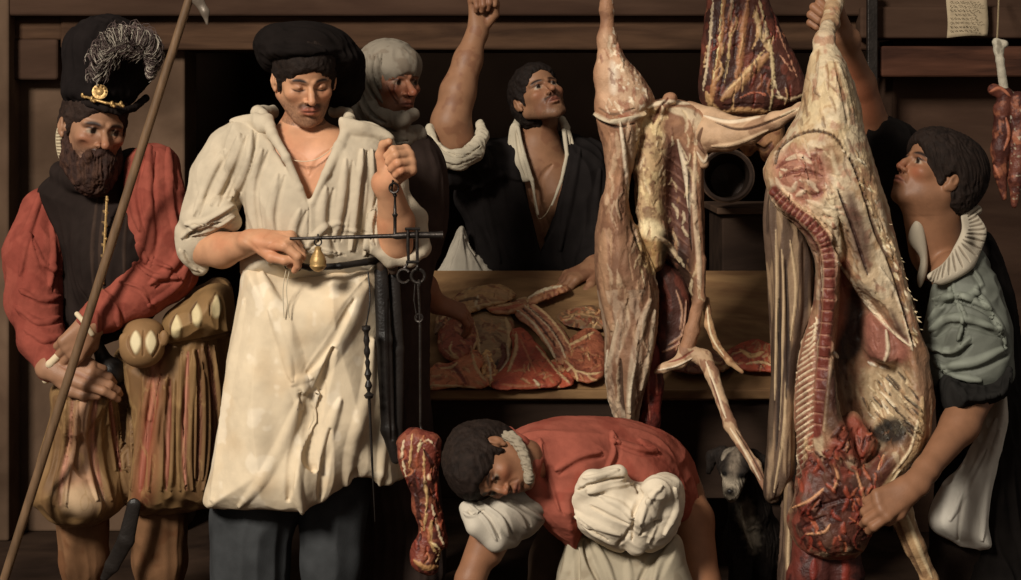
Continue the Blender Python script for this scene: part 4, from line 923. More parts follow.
# ============ man bending down in front
def kneeler():
    r = thing('person', 'man in red vest bending low with a bundled white cloth around his waist', 'person', (P(620, 690, -.1)[0], -.1, 0))
    sk = (138, 96, 70)
    h = Head(490, 465, -.42, 86, (.10, -.80, -.60), (-.96, -.22, .06))
    S = Sculpt(); head(S, h, nose=.9, jaw=.95, fat=1.05)
    S.wcone(h.L(0, .08, -.38), P(545, 470, -.25), .055, .06, .03); S.wcone(P(545, 470, -.25), P(585, 480, -.18), .08, .11, .03)
    # arms
    S.chain([(530, 485, -.30, 20), (502, 525, -.36, 17), (488, 552, -.38, 15.5)], .01); S.chain([(494, 520, -.37, 18), (470, 580, -.40, 15), (452, 655, -.42, 9.5)], .01)
    hand(S, P(451, 655, -.42), (-.1, -.35, -.85), (-.3, -.9, .3), L=.18, side=1, curl=(20, 30, 20))
    S.chain([(580, 500, -.05, 20), (556, 560, -.12, 18), (540, 650, -.2, 11)], .01); hand(S, P(540, 652, -.2), (-.2, -.45, -.65), (-.3, -.8, .4), L=.18, side=-1, curl=(20, 30, 20))
    # trunk and bare leg
    S.chain([(585, 485, -.15, 40), (660, 500, -.02, 42)], .03)
    S.chain([(668, 490, -.02, 34), (690, 520, -.10, 23), (700, 585, -.18, 20), (700, 620, -.12, 17), (700, 680, .05, 9)], .02); S.wcone(P(700, 684, .05), P(694, 690, -.12), .03, .025, .02)
    S.chain([(640, 500, .06, 34), (640, 590, .02, 22), (642, 672, .2, 10)], .02); S.wcone(P(642, 662, .2), P(636, 668, .05), .035, .028, .02)
    B = S.build(.003, sk); face_paint(B, h, sk, eyes='open', gaze=(.2, -.5), lip=(108, 56, 46), red=.3, stubble=.25, stub=(60, 40, 30), browt=1.2)
    B.area([(676, 495), (700, 500), (712, 580), (684, 580)], (164, 112, 78), .5, 8)
    B.done('body', M_SKIN, r)
    S = hair_cap(h, 1.09, line=-.01, width=1.06); G = S.build(.003, (36, 26, 21)); G.rough(.006, .03); G.folds((.3, 0, -1), .05, .008, .002, 5); G.done('hair', M_HAIR, r)
    # vest
    S = Sculpt()
    S.puff([(506, 436), (522, 421), (560, 414), (620, 419), (662, 434), (690, 458), (702, 490), (700, 515), (680, 530), (640, 520), (600, 500), (575, 540), (560, 528), (540, 508), (527, 486), (524, 460)], -.12, .20, .13, .03,
           yc=[(515, 440, -.26), (560, 450, -.20), (540, 500, -.24), (620, 470, -.12), (690, 490, -.02)])
    S.chain([(508, 434, -.36, 6), (520, 446, -.40, 7), (530, 468, -.42, 7), (534, 490, -.38, 7), (545, 512, -.34, 7)], .03)
    T = S.build(.0034, (150, 82, 67))
    T.folds((1, .2, .1), .2, .05, .005, 9)
    for q, w_, a_ in [([(612, 432), (616, 450), (606, 470)], 5, .007), ([(612, 440), (634, 448), (655, 452)], 5, .008), ([(600, 452), (580, 456), (556, 470)], 6, .007), ([(540, 440), (548, 470), (560, 510)], 6, .006), ([(640, 440), (668, 460), (684, 490)], 6, .006)]:
        T.stroke(q, w_, a_); T.stroke([(x+w_*.6, y+w_*.8) for x, y in q], w_*.7, -a_*.8)
    T.marble((132, 60, 48), .09, .1, seed=4, a=.45); T.rough(.001, .012, 7); T.done('vest', M_WOOL, r)
    S = Sculpt()
    pts = [(504, 437), (511, 437), (517, 442), (521, 450), (524, 458), (526, 467), (528, 477)]
    for i, (x, y) in enumerate(pts): S.e(x+1, y+1, -.425-.008*i, 4.4, .014, 6.5, .012)
    G = S.build(.0018, (146, 134, 116)); G.folds((1, 0, -.3), .03, .006, .003, 3); G.done('ruffled_collar', M_LINEN, r)
    # sleeve
    S = Sculpt(); S.chain([(540, 492, -.30, 26), (516, 512, -.36, 26), (492, 522, -.41, 22), (474, 514, -.43, 11)], .02); S.chain([(466, 508, -.42, 7), (476, 526, -.45, 9), (496, 542, -.44, 9), (512, 540, -.40, 8)], .015)
    T = S.build(.0028, (188, 178, 162))
    for q, w_ in [([(470, 506), (486, 520), (496, 540)], 3.5), ([(478, 502), (500, 516), (508, 536)], 3.5), ([(492, 500), (516, 512), (526, 528)], 4), ([(480, 512), (470, 516), (464, 512)], 3), ([(510, 500), (528, 510), (542, 520)], 4)]:
        T.stroke(q, w_, .007); T.stroke([(x+w_*1.2, y-w_*.6) for x, y in q], w_*.8, -.006)
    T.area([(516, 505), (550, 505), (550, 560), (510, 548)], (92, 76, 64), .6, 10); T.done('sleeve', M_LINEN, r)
    S = Sculpt(); S.chain([(570, 520, -.10, 26), (556, 560, -.12, 26), (548, 590, -.14, 22)], .02); S.build(.004, (62, 48, 38)).done('sleeve', M_DARK, r)
    # bundle of white cloth
    S = Sculpt()
    S.puff([(565, 500), (573, 484), (585, 472), (604, 466), (622, 468), (632, 478), (644, 480), (662, 474), (678, 478), (684, 492), (682, 514), (672, 536), (652, 550), (632, 546), (618, 550), (596, 540), (576, 526)], -.30, .105, .06, .02)
    S.chain([(636, 546, -.38, 10), (640, 515, -.41, 12), (656, 490, -.41, 13), (672, 486, -.38, 9)], .015); S.chain([(572, 502, -.37, 9), (592, 482, -.40, 11), (618, 474, -.38, 9)], .015); S.e(610, 512, -.37, 32, .06, 26, .03)
    T = S.build(.0028, (212, 197, 174))
    for q, w_, a_ in [([(570, 508), (590, 524), (620, 534)], 4, .007), ([(576, 516), (596, 534), (616, 544)], 4, .007), ([(588, 492), (606, 488), (632, 484)], 4, .006), ([(600, 496), (622, 506), (634, 520)], 5, .006), ([(648, 500), (656, 520), (648, 542)], 4, .006), ([(674, 488), (676, 510), (664, 534)], 3.5, .008), ([(662, 486), (648, 502), (640, 524)], 4, .008), ([(584, 478), (600, 476), (618, 470)], 3, .006)]:
        T.stroke(q, w_, a_)
    for q, w_, a_ in [([(634, 484), (640, 494), (634, 512), (632, 540)], 3.6, -.011), ([(578, 490), (600, 482), (624, 478)], 3, -.010), ([(566, 504), (582, 524), (608, 540)], 2.6, -.007), ([(640, 536), (650, 526), (662, 520)], 3, -.010), ([(616, 546), (626, 536), (632, 526)], 3, -.012), ([(590, 506), (610, 516), (628, 524)], 3, -.006)]:
        T.stroke(q, w_, a_)
    T.folds((1, 0, -.4), .12, .02, .002, 11); T.rough(.001, .02, 4); T.done('bundled_cloth', M_LINEN, r)
    S = Sculpt()
    S.puff([(572, 528), (600, 540), (640, 546), (676, 534), (686, 560), (690, 620), (560, 620), (556, 580), (564, 550)], -.26, .10, .08, .02)
    T = S.build(.0034, (170, 158, 136))
    for q, w_, a_ in [([(574, 534), (568, 560), (560, 590)], 5, .010), ([(584, 540), (590, 562), (602, 590)], 4, -.014), ([(592, 540), (606, 564), (616, 590)], 5, .009), ([(676, 540), (660, 562), (652, 590)], 5, .010), ([(664, 546), (648, 564), (636, 590)], 4, -.010), ([(628, 560), (630, 590)], 6, .006), ([(576, 545), (578, 590)], 4, -.012)]: T.stroke(q, w_, a_)
    T.marble((128, 112, 92), .06, .1, seed=2, a=.5); T.done('hanging_cloth', M_LINEN, r)
kneeler()
# ============ man on the right
def rightman():
    r = thing('person', 'dark haired man seen from the side lifting the big carcass, grey green sleeve', 'person', (P(965, 670, -.05)[0], .0, 0))
    sk = (138, 97, 71)
    h = Head(934, 175, -.02, 90, (-.86, -.30, .46), (.5, .1, .86))
    S = Sculpt(); head(S, h, nose=.95, jaw=1.0)
    S.wcone(h.L(0, .14, -.22), P(940, 252, .04), .068, .075, .04); S.wcone(h.L(0, -.0, -.3), P(932, 250, .0), .05, .055, .04); S.chain([(945, 258, .08, 26), (962, 300, .10, 32), (978, 420, .12, 32)], .04)
    S.chain([(955, 275, -.08, 24), (968, 330, -.12, 24), (976, 392, -.14, 19)], .02); S.chain([(978, 388, -.16, 20), (960, 425, -.22, 18.5), (926, 470, -.33, 12), (908, 490, -.37, 10)], .02)
    hand(S, P(910, 488, -.37), (-.82, -.25, -.42), (.05, -.9, .42), L=.19, side=1, curls=[(30, 45, 30), (38, 50, 35), (45, 55, 35), (50, 60, 40)], thumb=[(.1, .1, -.04), (.3, .2, -.06), (.46, .2, -.10), (.58, .12, -.15)], r=1.2)
    S.chain([(925, 250, .22, 18), (890, 180, .28, 18), (874, 130, .27, 17)], .02); S.chain([(874, 130, .27, 17), (860, 84, .2, 15), (845, 38, .1, 10)], .02)
    hand(S, P(843, 34, .1), (-.8, -.1, .6), (.15, 1, .1), L=.19, side=1, curls=[(60, 75, 40), (62, 78, 40), (64, 80, 40), (66, 80, 40)], thumb=[(.1, .12, -.04), (.3, .24, -.08), (.46, .22, -.16), (.56, .14, -.2)], r=1.15)
    B = S.build(.0028, sk); face_paint(B, h, sk, eyes='open', gaze=(.1, .3), lip=(126, 68, 54), red=.35, stubble=.25, stub=(56, 38, 30), browt=1.2)
    B.area([(850, 60), (880, 100), (870, 130), (845, 90)], (150, 80, 54), .5, 8)
    B.done('body', M_SKIN, r)
    S = hair_cap(h, 1.12, line=-.01, width=1.08); S.ell(h.L(0, .22, .12), np.array((.34, .34, .38))*h.H, h.R, .03); G = S.build(.003, (34, 24, 19)); G.folds((.3, 0, -1), .05, .008, .003, 5); G.done('hair', M_HAIR, r)
    # shirt, far sleeve, near sleeve
    S = Sculpt(); S.puff([(916, 290), (912, 262), (925, 262), (940, 278), (960, 258), (982, 232), (996, 250), (1012, 300), (1020, 380), (1024, 520), (1030, 640), (930, 640), (936, 520), (940, 420), (925, 340)], .12, .15, .12, .03)
    S.chain([(925, 262, .17, 32), (902, 200, .25, 31), (884, 150, .27, 30)], .03); S.e(884, 146, .28, 29, .09, 28, .03); S.e(905, 160, .30, 20, .08, 30, .03)
    S.wcone(h.L(0, .14, -.22), P(938, 252, .02), .075, .088, .01, 's')
    T = S.build(.0036, (28, 24, 22)); T.folds((-.3, 0, 1), .12, .03, .006, 3); T.done('shirt', M_DARK, r)
    S = Sculpt(); S.chain([(966, 268, -.04, 24), (966, 296, -.09, 32), (968, 330, -.11, 40), (972, 362, -.12, 40)], .03); S.e(940, 350, -.10, 16, .05, 20, .03); S.chain([(940, 372, -.13, 12), (975, 382, -.16, 14), (1000, 372, -.12, 12)], .03)
    T = S.build(.003, (104, 106, 96))
    for q, w_, a_ in [([(940, 268), (952, 290), (930, 320)], 5, .009), ([(962, 256), (980, 285), (960, 300)], 5, .007), ([(934, 300), (960, 296), (990, 310)], 5, .010), ([(932, 330), (950, 318), (976, 322), (1000, 330)], 6, .011), ([(928, 346), (950, 352), (970, 338)], 5, .011), ([(944, 366), (976, 362), (1004, 348)], 6, .009), ([(936, 362), (952, 376), (980, 380)], 5, .009), ([(975, 290), (996, 320), (1004, 345)], 5, .007), ([(956, 300), (964, 320), (958, 340)], 4, .008)]:
        T.stroke(q, w_, a_, (140, 144, 130), .45); T.stroke([(x+w_*.4, y+w_*1.25) for x, y in q], w_*.8, -a_*.9)
    T.folds((-.5, 0, -1), .12, .035, .003, 5); T.marble((70, 70, 62), .06, .1, seed=4, a=.4); T.done('sleeve', M_SATIN, r)
    S = Sculpt(); S.puff([(944, 376), (962, 380), (990, 378), (1008, 366), (1004, 392), (985, 402), (964, 406), (948, 412), (940, 396)], -.17, .12, .08, .02); T = S.build(.003, (34, 32, 30)); T.folds((-.4, 0, -1), .1, .02, .006, 4); T.done('cuff', M_DARK, r)
    # collar
    S = Sculpt(); S.puff([(972, 206), (982, 212), (989, 228), (985, 246), (972, 264), (952, 277), (934, 283), (922, 274), (938, 262), (952, 246), (962, 228)], -.11, .016, .02, .01, yc=[(978, 212, -.02), (982, 240, -.09), (960, 240, -.13), (955, 266, -.17), (930, 276, -.17)]); pts = [(977, 210, -.02), (981, 222, -.06), (978, 236, -.10), (970, 250, -.13), (956, 262, -.15), (942, 270, -.15), (932, 276, -.13)]
    S.chain([(977, 210, -.02, 5), (962, 214, .08, 5), (940, 230, .16, 5)], .008)
    S.puff([(914, 222), (922, 224), (926, 240), (928, 262), (926, 276), (920, 288), (917, 278), (920, 258), (908, 240)], -.06, .014, .02, .006); T = S.build(.0022, (182, 170, 150))
    for i in range(17):
        u = i/16; a = np.array(pts)[:, :2]; j = u*(len(a)-1); k_ = int(min(j, len(a)-2)); p = a[k_]+(a[k_+1]-a[k_])*(j-k_); c = np.array([948, 232]); d = nrm(np.append(p-c, 0))[:2]
        T.stroke([tuple(p-d*11), tuple(p+d*9)], 1.5, -.005, (104, 90, 76), .7)
    T.done('ruffled_collar', M_LINEN, r)
    # white apron at the hip
    S = Sculpt(); S.puff([(1002, 380), (1006, 420), (994, 470), (988, 520), (990, 546), (968, 546), (944, 538), (930, 522), (936, 494), (954, 474), (978, 440), (994, 400)], -.04, .06, .05, .02)
    T = S.build(.0028, (222, 214, 200)); T.folds((.4, 0, -1), .3, .04, .005, 7)
    for q, w_, a_ in [([(996, 420), (976, 470), (950, 520)], 6, .006), ([(1000, 430), (988, 480), (982, 540)], 5, .006), ([(986, 450), (966, 490), (958, 540)], 4, -.005)]: T.stroke(q, w_, a_)
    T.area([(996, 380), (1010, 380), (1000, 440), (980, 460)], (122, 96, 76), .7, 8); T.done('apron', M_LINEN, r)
    S = Sculpt(); S.chain([(965, 520, .06, 36), (960, 600, .06, 28), (960, 660, .08, 15)], .02); S.chain([(1005, 520, .1, 36), (1010, 600, .12, 28), (1012, 655, .15, 15)], .02); S.wcone(P(960, 664, .08), P(950, 668, -.06), .045, .035, .02); S.wcone(P(1012, 655, .15), P(1004, 660, .0), .045, .035, .02)
    T = S.build(.007, (44, 35, 30)); T.done('breeches', M_DARK, r)
YO = .04
rightman()
YO = .0
class Board:
    def __init__(s, off): s.off = off
    def y_of_z(s, z): return CB0+(z-CZ0)*(CB1-CB0)/(CZ1-CZ0)
    def y_at(s, py):
        lo, hi = CB0-.3, CB1+.4
        for _ in range(30):
            m = (lo+hi)/2
            if 110-(board_z(m)-1.5)*FPX/(m+5) > py: lo = m
            else: hi = m
        return m
# iron rail the carcasses hang from (just above the picture)
m = MB(); zr = 1.5+(110+48)*5.1/FPX
m.tube([(.0, .12, zr), (1.9, .12, zr)], .016, 12)
for x in (.05, .95, 1.85): m.tube([(x, .12, zr), (x, .12, 2.9), (x, 1.9, 3.0)], .012, 8)
rail = m.build('trim_5', M_IRON); structure(rail)
def hook(parent, px, y, y0=-49, y1=-14):
    c = P(px, y1, y); m = MB(); t = P(px, y0+6, y); k = m_(y)
    pts = [t+[0, .02, 0], t+[0, .012, .014], t+[0, -.012, .016], t+[0, -.022, 0]]+[P(px, q, y-.02) for q in (y0+20, y1-10)]+[P(px, y1, y-.022), P(px, y1+6, y-.01), P(px, y1+5, y+.012), P(px, y1-2, y+.02)]
    m.tube(pts, .0045, 8); return m.build('hook', M_IRON, parent)
def bits(M, L, col, w=1.6, amp=.003, a=.9):
    for q in L: M.stroke(q, w, amp, col, a, up=False)
    M.upd()
CREAM = (206, 184, 150); TAN = (172, 132, 94); PINK = (150, 98, 80); RED = (120, 44, 34); DRED = (78, 32, 27); DK = (40, 26, 21)
# ============ big beef carcass
def beef():
    r = thing('beef_carcass', 'huge opened beef carcass hanging by its hind leg with red spine showing', 'carcass', P(850, 600, .0))
    S = Sculpt()
    S.chain([(836, -30, .24, 8), (835, 0, .22, 8.5), (830, 24, .12, 8.5), (824, 40, .02, 9), (826, 58, .0, 13), (828, 80, .0, 19), (830, 105, .0, 27)], .02, flat=((0, 1, 0), .8))
    S.puff([(812, 60), (836, 56), (850, 80), (858, 112), (868, 150), (882, 195), (896, 245), (908, 290), (920, 340), (929, 385), (927, 425), (915, 458), (894, 482), (876, 512), (868, 530), (858, 548), (838, 556), (800, 550), (786, 520), (790, 505), (797, 470), (794, 430), (794, 390), (800, 350), (810, 315), (816, 270), (806, 240), (792, 222), (774, 205), (764, 178), (768, 156), (786, 132), (800, 108), (806, 84)],
           .02, .14, .10, .02, yc=[(830, 80, .0), (820, 160, .0), (860, 300, .03), (800, 400, -.02), (900, 400, .0), (840, 520, .0)])
    # the opened belly
    S.puff([(846, 262), (862, 285), (880, 300), (896, 325), (906, 345), (912, 380), (908, 420), (890, 450), (866, 468), (850, 440), (838, 400), (836, 340), (840, 290)], -.13, .15, .05, .03, 's')
    S.puff([(838, 215), (852, 240), (862, 285), (850, 290), (842, 250)], -.13, .06, .02, .01, 's')
    S.e(852, 330, -.08, 9, .05, 46, .02, 's')
    # flesh inside
    S.puff([(866, 318), (884, 322), (905, 345), (900, 362), (880, 362), (866, 350)], -.02, .05, .03, .02)
    S.chain([(852, 420, -.06, 9), (840, 440, -.09, 11), (832, 455, -.09, 8)], .015); S.chain([(854, 424, -.07, 8), (864, 445, -.09, 9), (858, 460, -.09, 6)], .012)
    S.chain([(815, 470, -.08, 12), (812, 500, -.09, 14), (820, 530, -.07, 12)], .02); S.chain([(846, 470, -.07, 12), (852, 500, -.08, 10), (848, 525, -.06, 9)], .02)
    S.chain([(872, 452, -.04, 10), (870, 480, -.06, 9), (862, 505, -.05, 8)], .02)
    # outer flank rim
    S.chain([(852, 150, -.09, 7), (868, 195, -.09, 7), (886, 250, -.08, 6.5), (902, 300, -.07, 6), (918, 355, -.06, 7), (922, 400, -.06, 8), (916, 440, -.06, 9), (898, 470, -.06, 8), (880, 500, -.05, 7), (873, 515, -.05, 4)], .025)
    # spine ridge
    S.chain([(774, 192, -.10, 5), (789, 207, -.115, 6), (807, 220, -.125, 6.5), (823, 238, -.125, 7), (829, 260, -.12, 7), (829, 300, -.12, 6.5), (825, 347, -.115, 6), (820, 390, -.11, 5.5), (817, 430, -.10, 5)], .012)
    T = S.build(.0030, (176, 144, 110))
    T.rough(.004, .05, 3); T.rough(.002, .014, 6)
    n = T.py
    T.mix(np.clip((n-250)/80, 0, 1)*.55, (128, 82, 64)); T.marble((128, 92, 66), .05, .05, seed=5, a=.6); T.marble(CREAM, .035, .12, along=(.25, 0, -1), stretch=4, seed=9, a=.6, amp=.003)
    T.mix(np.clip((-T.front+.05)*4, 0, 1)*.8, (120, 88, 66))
    # the shank and rump
    T.area([(812, 45), (838, 45), (852, 85), (862, 120), (868, 160), (850, 160), (836, 140), (816, 130), (790, 138), (796, 112), (808, 84)], (212, 190, 150), .7, 8); T.marble((150, 112, 74), .03, .2, seed=12, a=.5, mask=(n < 150))
    bits(T, [[(818, 50), (816, 75), (812, 100)], [(834, 60), (842, 90), (848, 125)], [(826, 60), (828, 90)]], (150, 116, 84), 2.4, -.003)
    # pelvis flesh
    T.marble((214, 196, 166), .045, .0, seed=41, a=.55, mask=(T.py < 300)*1.0); T.marble((158, 106, 82), .03, .22, seed=43, a=.6, mask=(T.py < 330)*1.0)
    T.area([(771, 163), (780, 152), (795, 147), (812, 150), (825, 158), (831, 182), (818, 202), (800, 206), (784, 198), (774, 182)], (166, 112, 92), .9, 4, amp=-.010)
    bits(T, [[(776, 168), (792, 158), (815, 160)], [(780, 178), (800, 170), (822, 176)], [(800, 188), (812, 196), (826, 190)]], (112, 62, 50), 3, -.004)
    bits(T, [[(776, 178), (782, 190), (792, 196)], [(782, 186), (792, 190), (796, 182)], [(800, 180), (812, 184), (818, 192)], [(786, 160), (800, 156), (812, 164)], [(806, 200), (820, 206), (830, 214)], [(796, 196), (806, 190)]], (214, 190, 160), 3.4, .0025, .75)
    T.area([(826, 196), (838, 200), (846, 222), (842, 250), (836, 275), (834, 235), (824, 215)], (214, 194, 160), .9, 4, amp=.005); T.area([(805, 205), (822, 204), (836, 222), (838, 246), (828, 230), (814, 216)], (204, 180, 148), .8, 3)
    seam = [(775, 163), (779, 149), (790, 139), (803, 133), (818, 131), (833, 136), (842, 146), (852, 162), (860, 182), (866, 202)]
    T.stroke(seam, 1.8, -.006, (66, 44, 32), .9, taper=False)
    sp_ = smooth_poly(seam, 3, False)
    for p in sp_: T.stroke([(p[0]-1.5, p[1]+2.5), (p[0]+1, p[1]-2.5)], 1.1, .003, (112, 84, 58), .9, up=False)
    # spine
    rq = random.Random(8)
    for i in range(60):
        x = rq.uniform(774, 842); y = rq.uniform(146, 250)
        if x < 800 and y > 200: continue
        a = rq.uniform(-.4, 1.4); L = rq.uniform(5, 13); T.stroke([(x, y), (x+L*.5*math.cos(a)+rq.uniform(-2, 2), y+L*.5*math.sin(a)+1), (x+L*math.cos(a), y+L*math.sin(a))], rq.uniform(1.2, 2.8), rq.choice((.003, .002, -.003)), rq.choice(((224, 206, 176), (196, 150, 122), (150, 88, 70), (206, 180, 146), (118, 68, 54))), .7, wob=.6, up=False)
    for i in range(50):
        x = rq.uniform(796, 900); y = rq.uniform(60, 300)
        L = rq.uniform(8, 26); T.stroke([(x, y), (x+L*.15, y+L*.5), (x+L*.35, y+L)], rq.uniform(1.2, 3), rq.choice((.002, -.002)), rq.choice(((226, 208, 176), (186, 150, 112), (150, 112, 84), (214, 190, 150))), .45, wob=.8, up=False)
    T.upd()
    T.scumble((800, 60, 925, 440), 130, ((112, 76, 54), (92, 60, 48), (140, 100, 72), (84, 52, 42)), (8, 30), (1, 2.6), .002, (1.0, 1.7), .5, 33)
    spn = [(774, 192), (789, 207), (807, 220), (823, 238), (829, 260), (829, 300), (825, 347), (820, 390), (816, 432)]
    T.stroke(spn, 8.5, 0, (106, 50, 40), 1.0, taper=False)
    T.stroke([(x-9, y+5) for x, y in spn], 2.2, -.006, (74, 34, 28), .9, taper=False); T.stroke([(x+8.5, y-2) for x, y in spn], 2.4, .004, (206, 172, 136), .8, taper=False)
    sp_ = smooth_poly(spn, 4, False)
    for i in range(1, len(sp_)-1, 1):
        p = sp_[i]; t = sp_[i+1]-sp_[i-1]; t /= np.linalg.norm(t); nn = np.array([-t[1], t[0]])
        T.stroke([tuple(p-nn*6.5), tuple(p+nn*7)], 1.15, -.0035, (186, 136, 112), .6, taper=True, up=False)
    T.upd()
    # membrane lines on the left of the spine
    bits(T, [[(776, 205), (792, 225), (804, 250), (810, 290)], [(786, 214), (806, 236), (816, 262), (817, 300)]], (190, 164, 130), 2, .003)
    T.area([(780, 206), (800, 224), (816, 246), (818, 300), (811, 306), (806, 262), (792, 228)], (96, 56, 46), .8, 3)
    # ribs strip
    T.area([(812, 312), (816, 360), (812, 432), (806, 470), (798, 470), (793, 430), (794, 385), (802, 340)], (150, 104, 82), 1, 2.5)
    for i in range(24):
        y = 322+i*6.4; x0 = 808-13*min(1, i/7)
        T.stroke([(x0+1, y+7), (x0+9, y+1), (816-i*.15, y-5)], 1.5, .004, (222, 200, 168), .9, up=False); T.stroke([(x0+3, y+10), (x0+12, y+3)], 1.1, -.004, (90, 46, 38), .8, up=False)
    T.upd(); T.stroke([(811, 308), (800, 345), (793, 390), (793, 440), (804, 478)], 2.0, .004, (224, 204, 172), .9)
    T.stroke([(806, 440), (808, 475), (800, 500), (790, 512)], 7, .003, (196, 164, 124), .8)
    # right of the spine: pink wall, cavity
    T.area([(836, 262), (848, 262), (850, 310), (846, 350), (838, 372), (832, 340), (836, 300)], (138, 82, 68), .8, 4)
    T.area([(850, 282), (860, 290), (866, 315), (864, 345), (852, 362), (844, 372), (838, 400), (830, 405), (834, 350), (846, 320)], DK, .95, 4)
    T.area([(826, 375), (850, 370), (852, 410), (838, 436), (822, 420)], (62, 34, 27), .8, 5)
    T.area([(866, 312), (880, 318), (908, 346), (904, 362), (884, 364), (866, 356)], (146, 92, 78), .9, 4)
    T.area([(890, 308), (904, 330), (908, 342), (896, 332)], (72, 44, 36), .9, 3)
    bits(T, [[(838, 262), (850, 278), (866, 302), (886, 325), (910, 346)], [(880, 268), (894, 290), (906, 322), (912, 350)], [(886, 330), (888, 350), (884, 362)], [(868, 300), (876, 312), (882, 318)]], (216, 196, 166), 2.6, .005)
    bits(T, [[(868, 362), (876, 366)], [(880, 367), (888, 368)], [(834, 352), (838, 358)]], (226, 216, 196), 2.2, .004)
    T.stroke([(866, 200), (876, 232), (890, 262), (902, 300), (914, 345)], 3.2, -.008, (84, 56, 42), .9)
    T.area([(848, 190), (862, 212), (872, 250), (866, 272), (852, 250), (846, 220)], (84, 56, 47), .85, 5); T.stroke([(838, 190), (848, 215), (860, 250), (868, 275)], 2.2, -.008, (56, 34, 28), .9)
    # shredded fat and dark wool below
    T.area([(864, 372), (900, 366), (914, 380), (916, 412), (906, 432), (880, 430), (866, 410)], (190, 168, 134), .7, 5, rag=4)
    rr = random.Random(2)
    for i in range(70):
        x = rr.uniform(862, 912); y = rr.uniform(368, 428); a = rr.uniform(-.5, 1.3); L = rr.uniform(7, 16)
        T.stroke([(x, y), (x+L*math.cos(a)*.7, y+L*.5+2), (x+L*math.cos(a), y+L)], rr.uniform(1, 2), rr.choice((.004, .005, -.004)), rr.choice(((226, 210, 180), (206, 184, 148), (52, 40, 34), (150, 118, 86))), .85, up=False)
    T.upd()
    T.area([(876, 426), (896, 418), (908, 432), (902, 444), (884, 446), (872, 438)], (38, 34, 32), .95, 4, amp=.006)
    # lungs and dark red below
    T.area([(826, 450), (838, 430), (850, 416), (862, 420), (872, 440), (862, 464), (846, 456), (828, 466)], (134, 66, 50), .95, 4, amp=.004)
    T.area([(800, 462), (826, 462), (862, 466), (880, 448), (896, 470), (874, 505), (866, 545), (800, 550), (788, 515)], (78, 38, 32), .9, 6)
    T.marble((120, 58, 46), .03, .1, along=(.2, 0, -1), stretch=2.5, seed=15, a=.8, mask=np.clip((T.py-430)/30, 0, 1)*np.clip((880-T.px)/14, 0, 1)); T.marble((46, 22, 19), .03, .12, seed=19, a=.8, mask=np.clip((T.py-470)/25, 0, 1)*np.clip((876-T.px)/10, 0, 1))
    bits(T, [[(834, 464), (838, 478), (833, 490)], [(792, 508), (810, 500), (824, 488)], [(855, 468), (864, 500), (862, 522)], [(806, 534), (824, 532), (830, 524)], [(848, 440), (846, 452)], [(884, 455), (878, 470)]], (206, 150, 110), 1.8, .004)
    bits(T, [[(838, 446), (832, 458)], [(866, 436), (862, 452)], [(815, 508), (840, 500), (858, 498)], [(800, 528), (826, 516)]], (56, 22, 18), 2.6, -.006)
    rq = random.Random(18)
    for i in range(110):
        x = rq.uniform(792, 878); y = rq.uniform(425, 548)
        if x < 806 and y < 470: continue
        a = rq.uniform(.6, 2.4); L = rq.uniform(6, 16); T.stroke([(x, y), (x+L*.5*math.cos(a)+rq.uniform(-3, 3), y+L*.5*math.sin(a)), (x+L*math.cos(a), y+L*math.sin(a))], rq.uniform(1.2, 3.4), rq.choice((.003, .004, -.005)), rq.choice(((140, 58, 42), (112, 42, 33), (52, 24, 20), (176, 96, 66), (66, 28, 24), (160, 74, 52))), .7, wob=.8, up=False)
    T.upd(); T.stroke([(922, 398), (920, 440), (902, 468), (882, 496), (873, 515)], 7, .004, (196, 166, 124), .75); bits(T, [[(900, 470), (884, 494), (875, 512)], [(918, 420), (910, 450), (892, 474)]], (226, 206, 170), 2, .003); T.marble((120, 84, 58), .02, .2, seed=23, a=.5, mask=(T.px > 880)*(T.py > 430))
    # fringe of torn fat tufts
    for i in range(60):
        u = rr.random(); a = np.array(smooth_poly([(860, 150), (872, 195), (890, 245), (905, 292), (918, 345)], 6, False)); p = a[int(u*(len(a)-1))]+[rr.uniform(-9, 1), rr.uniform(-4, 4)]
        T.stroke([tuple(p), (p[0]+rr.uniform(2, 6), p[1]+rr.uniform(3, 9))], 1.4, rr.choice((.003, -.003)), rr.choice(((232, 216, 184), (214, 192, 150), (150, 116, 80))), .8, up=False)
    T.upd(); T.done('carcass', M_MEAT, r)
    m = MB()
    a = smooth_poly([(864, 160), (876, 198), (892, 246), (907, 292), (919, 345)], 8, False)
    for p in a:
        for j in range(2):
            s = P(p[0]+rr.uniform(-3, 1), p[1]+rr.uniform(-4, 4), -.06); e = s+np.array((rr.uniform(.006, .020), rr.uniform(-.02, .0), rr.uniform(-.022, -.002))); m.tube([s-(e-s)*.5, s, (s+e)/2+[0, 0, -.002], e], [.003, .0028, .002, .0006], 5)
    m.build('torn_fat_fringe', mat('torn fat', (206, 186, 150), rough=.6), r)['kind'] = 'stuff'
    # foreleg held by the man
    S = Sculpt(); S.chain([(884, 498, -.14, 9), (900, 512, -.15, 12), (914, 545, -.14, 10), (930, 580, -.12, 8), (936, 610, -.1, 8), (940, 625, -.1, 6)], .015); S.chain([(892, 500, -.10, 12), (874, 500, -.02, 12)], .02)
    T = S.build(.003, (176, 142, 104)); T.rough(.002, .02); T.marble((124, 88, 62), .04, .1, seed=2, a=.6); T.stroke([(906, 514), (918, 545), (932, 578)], 3, .003, (208, 184, 146), .8); T.stroke([(892, 508), (906, 545), (922, 578)], 3, -.004, (92, 62, 46), .7); T.done('foreleg', M_MEAT, r)
    # bloody neck stump below
    S = Sculpt(); S.chain([(815, 540, -.0, 22), (812, 575, .0, 24), (815, 600, .0, 20)], .02); S.chain([(840, 540, .0, 20), (842, 575, .0, 20), (838, 605, .0, 17)], .02)
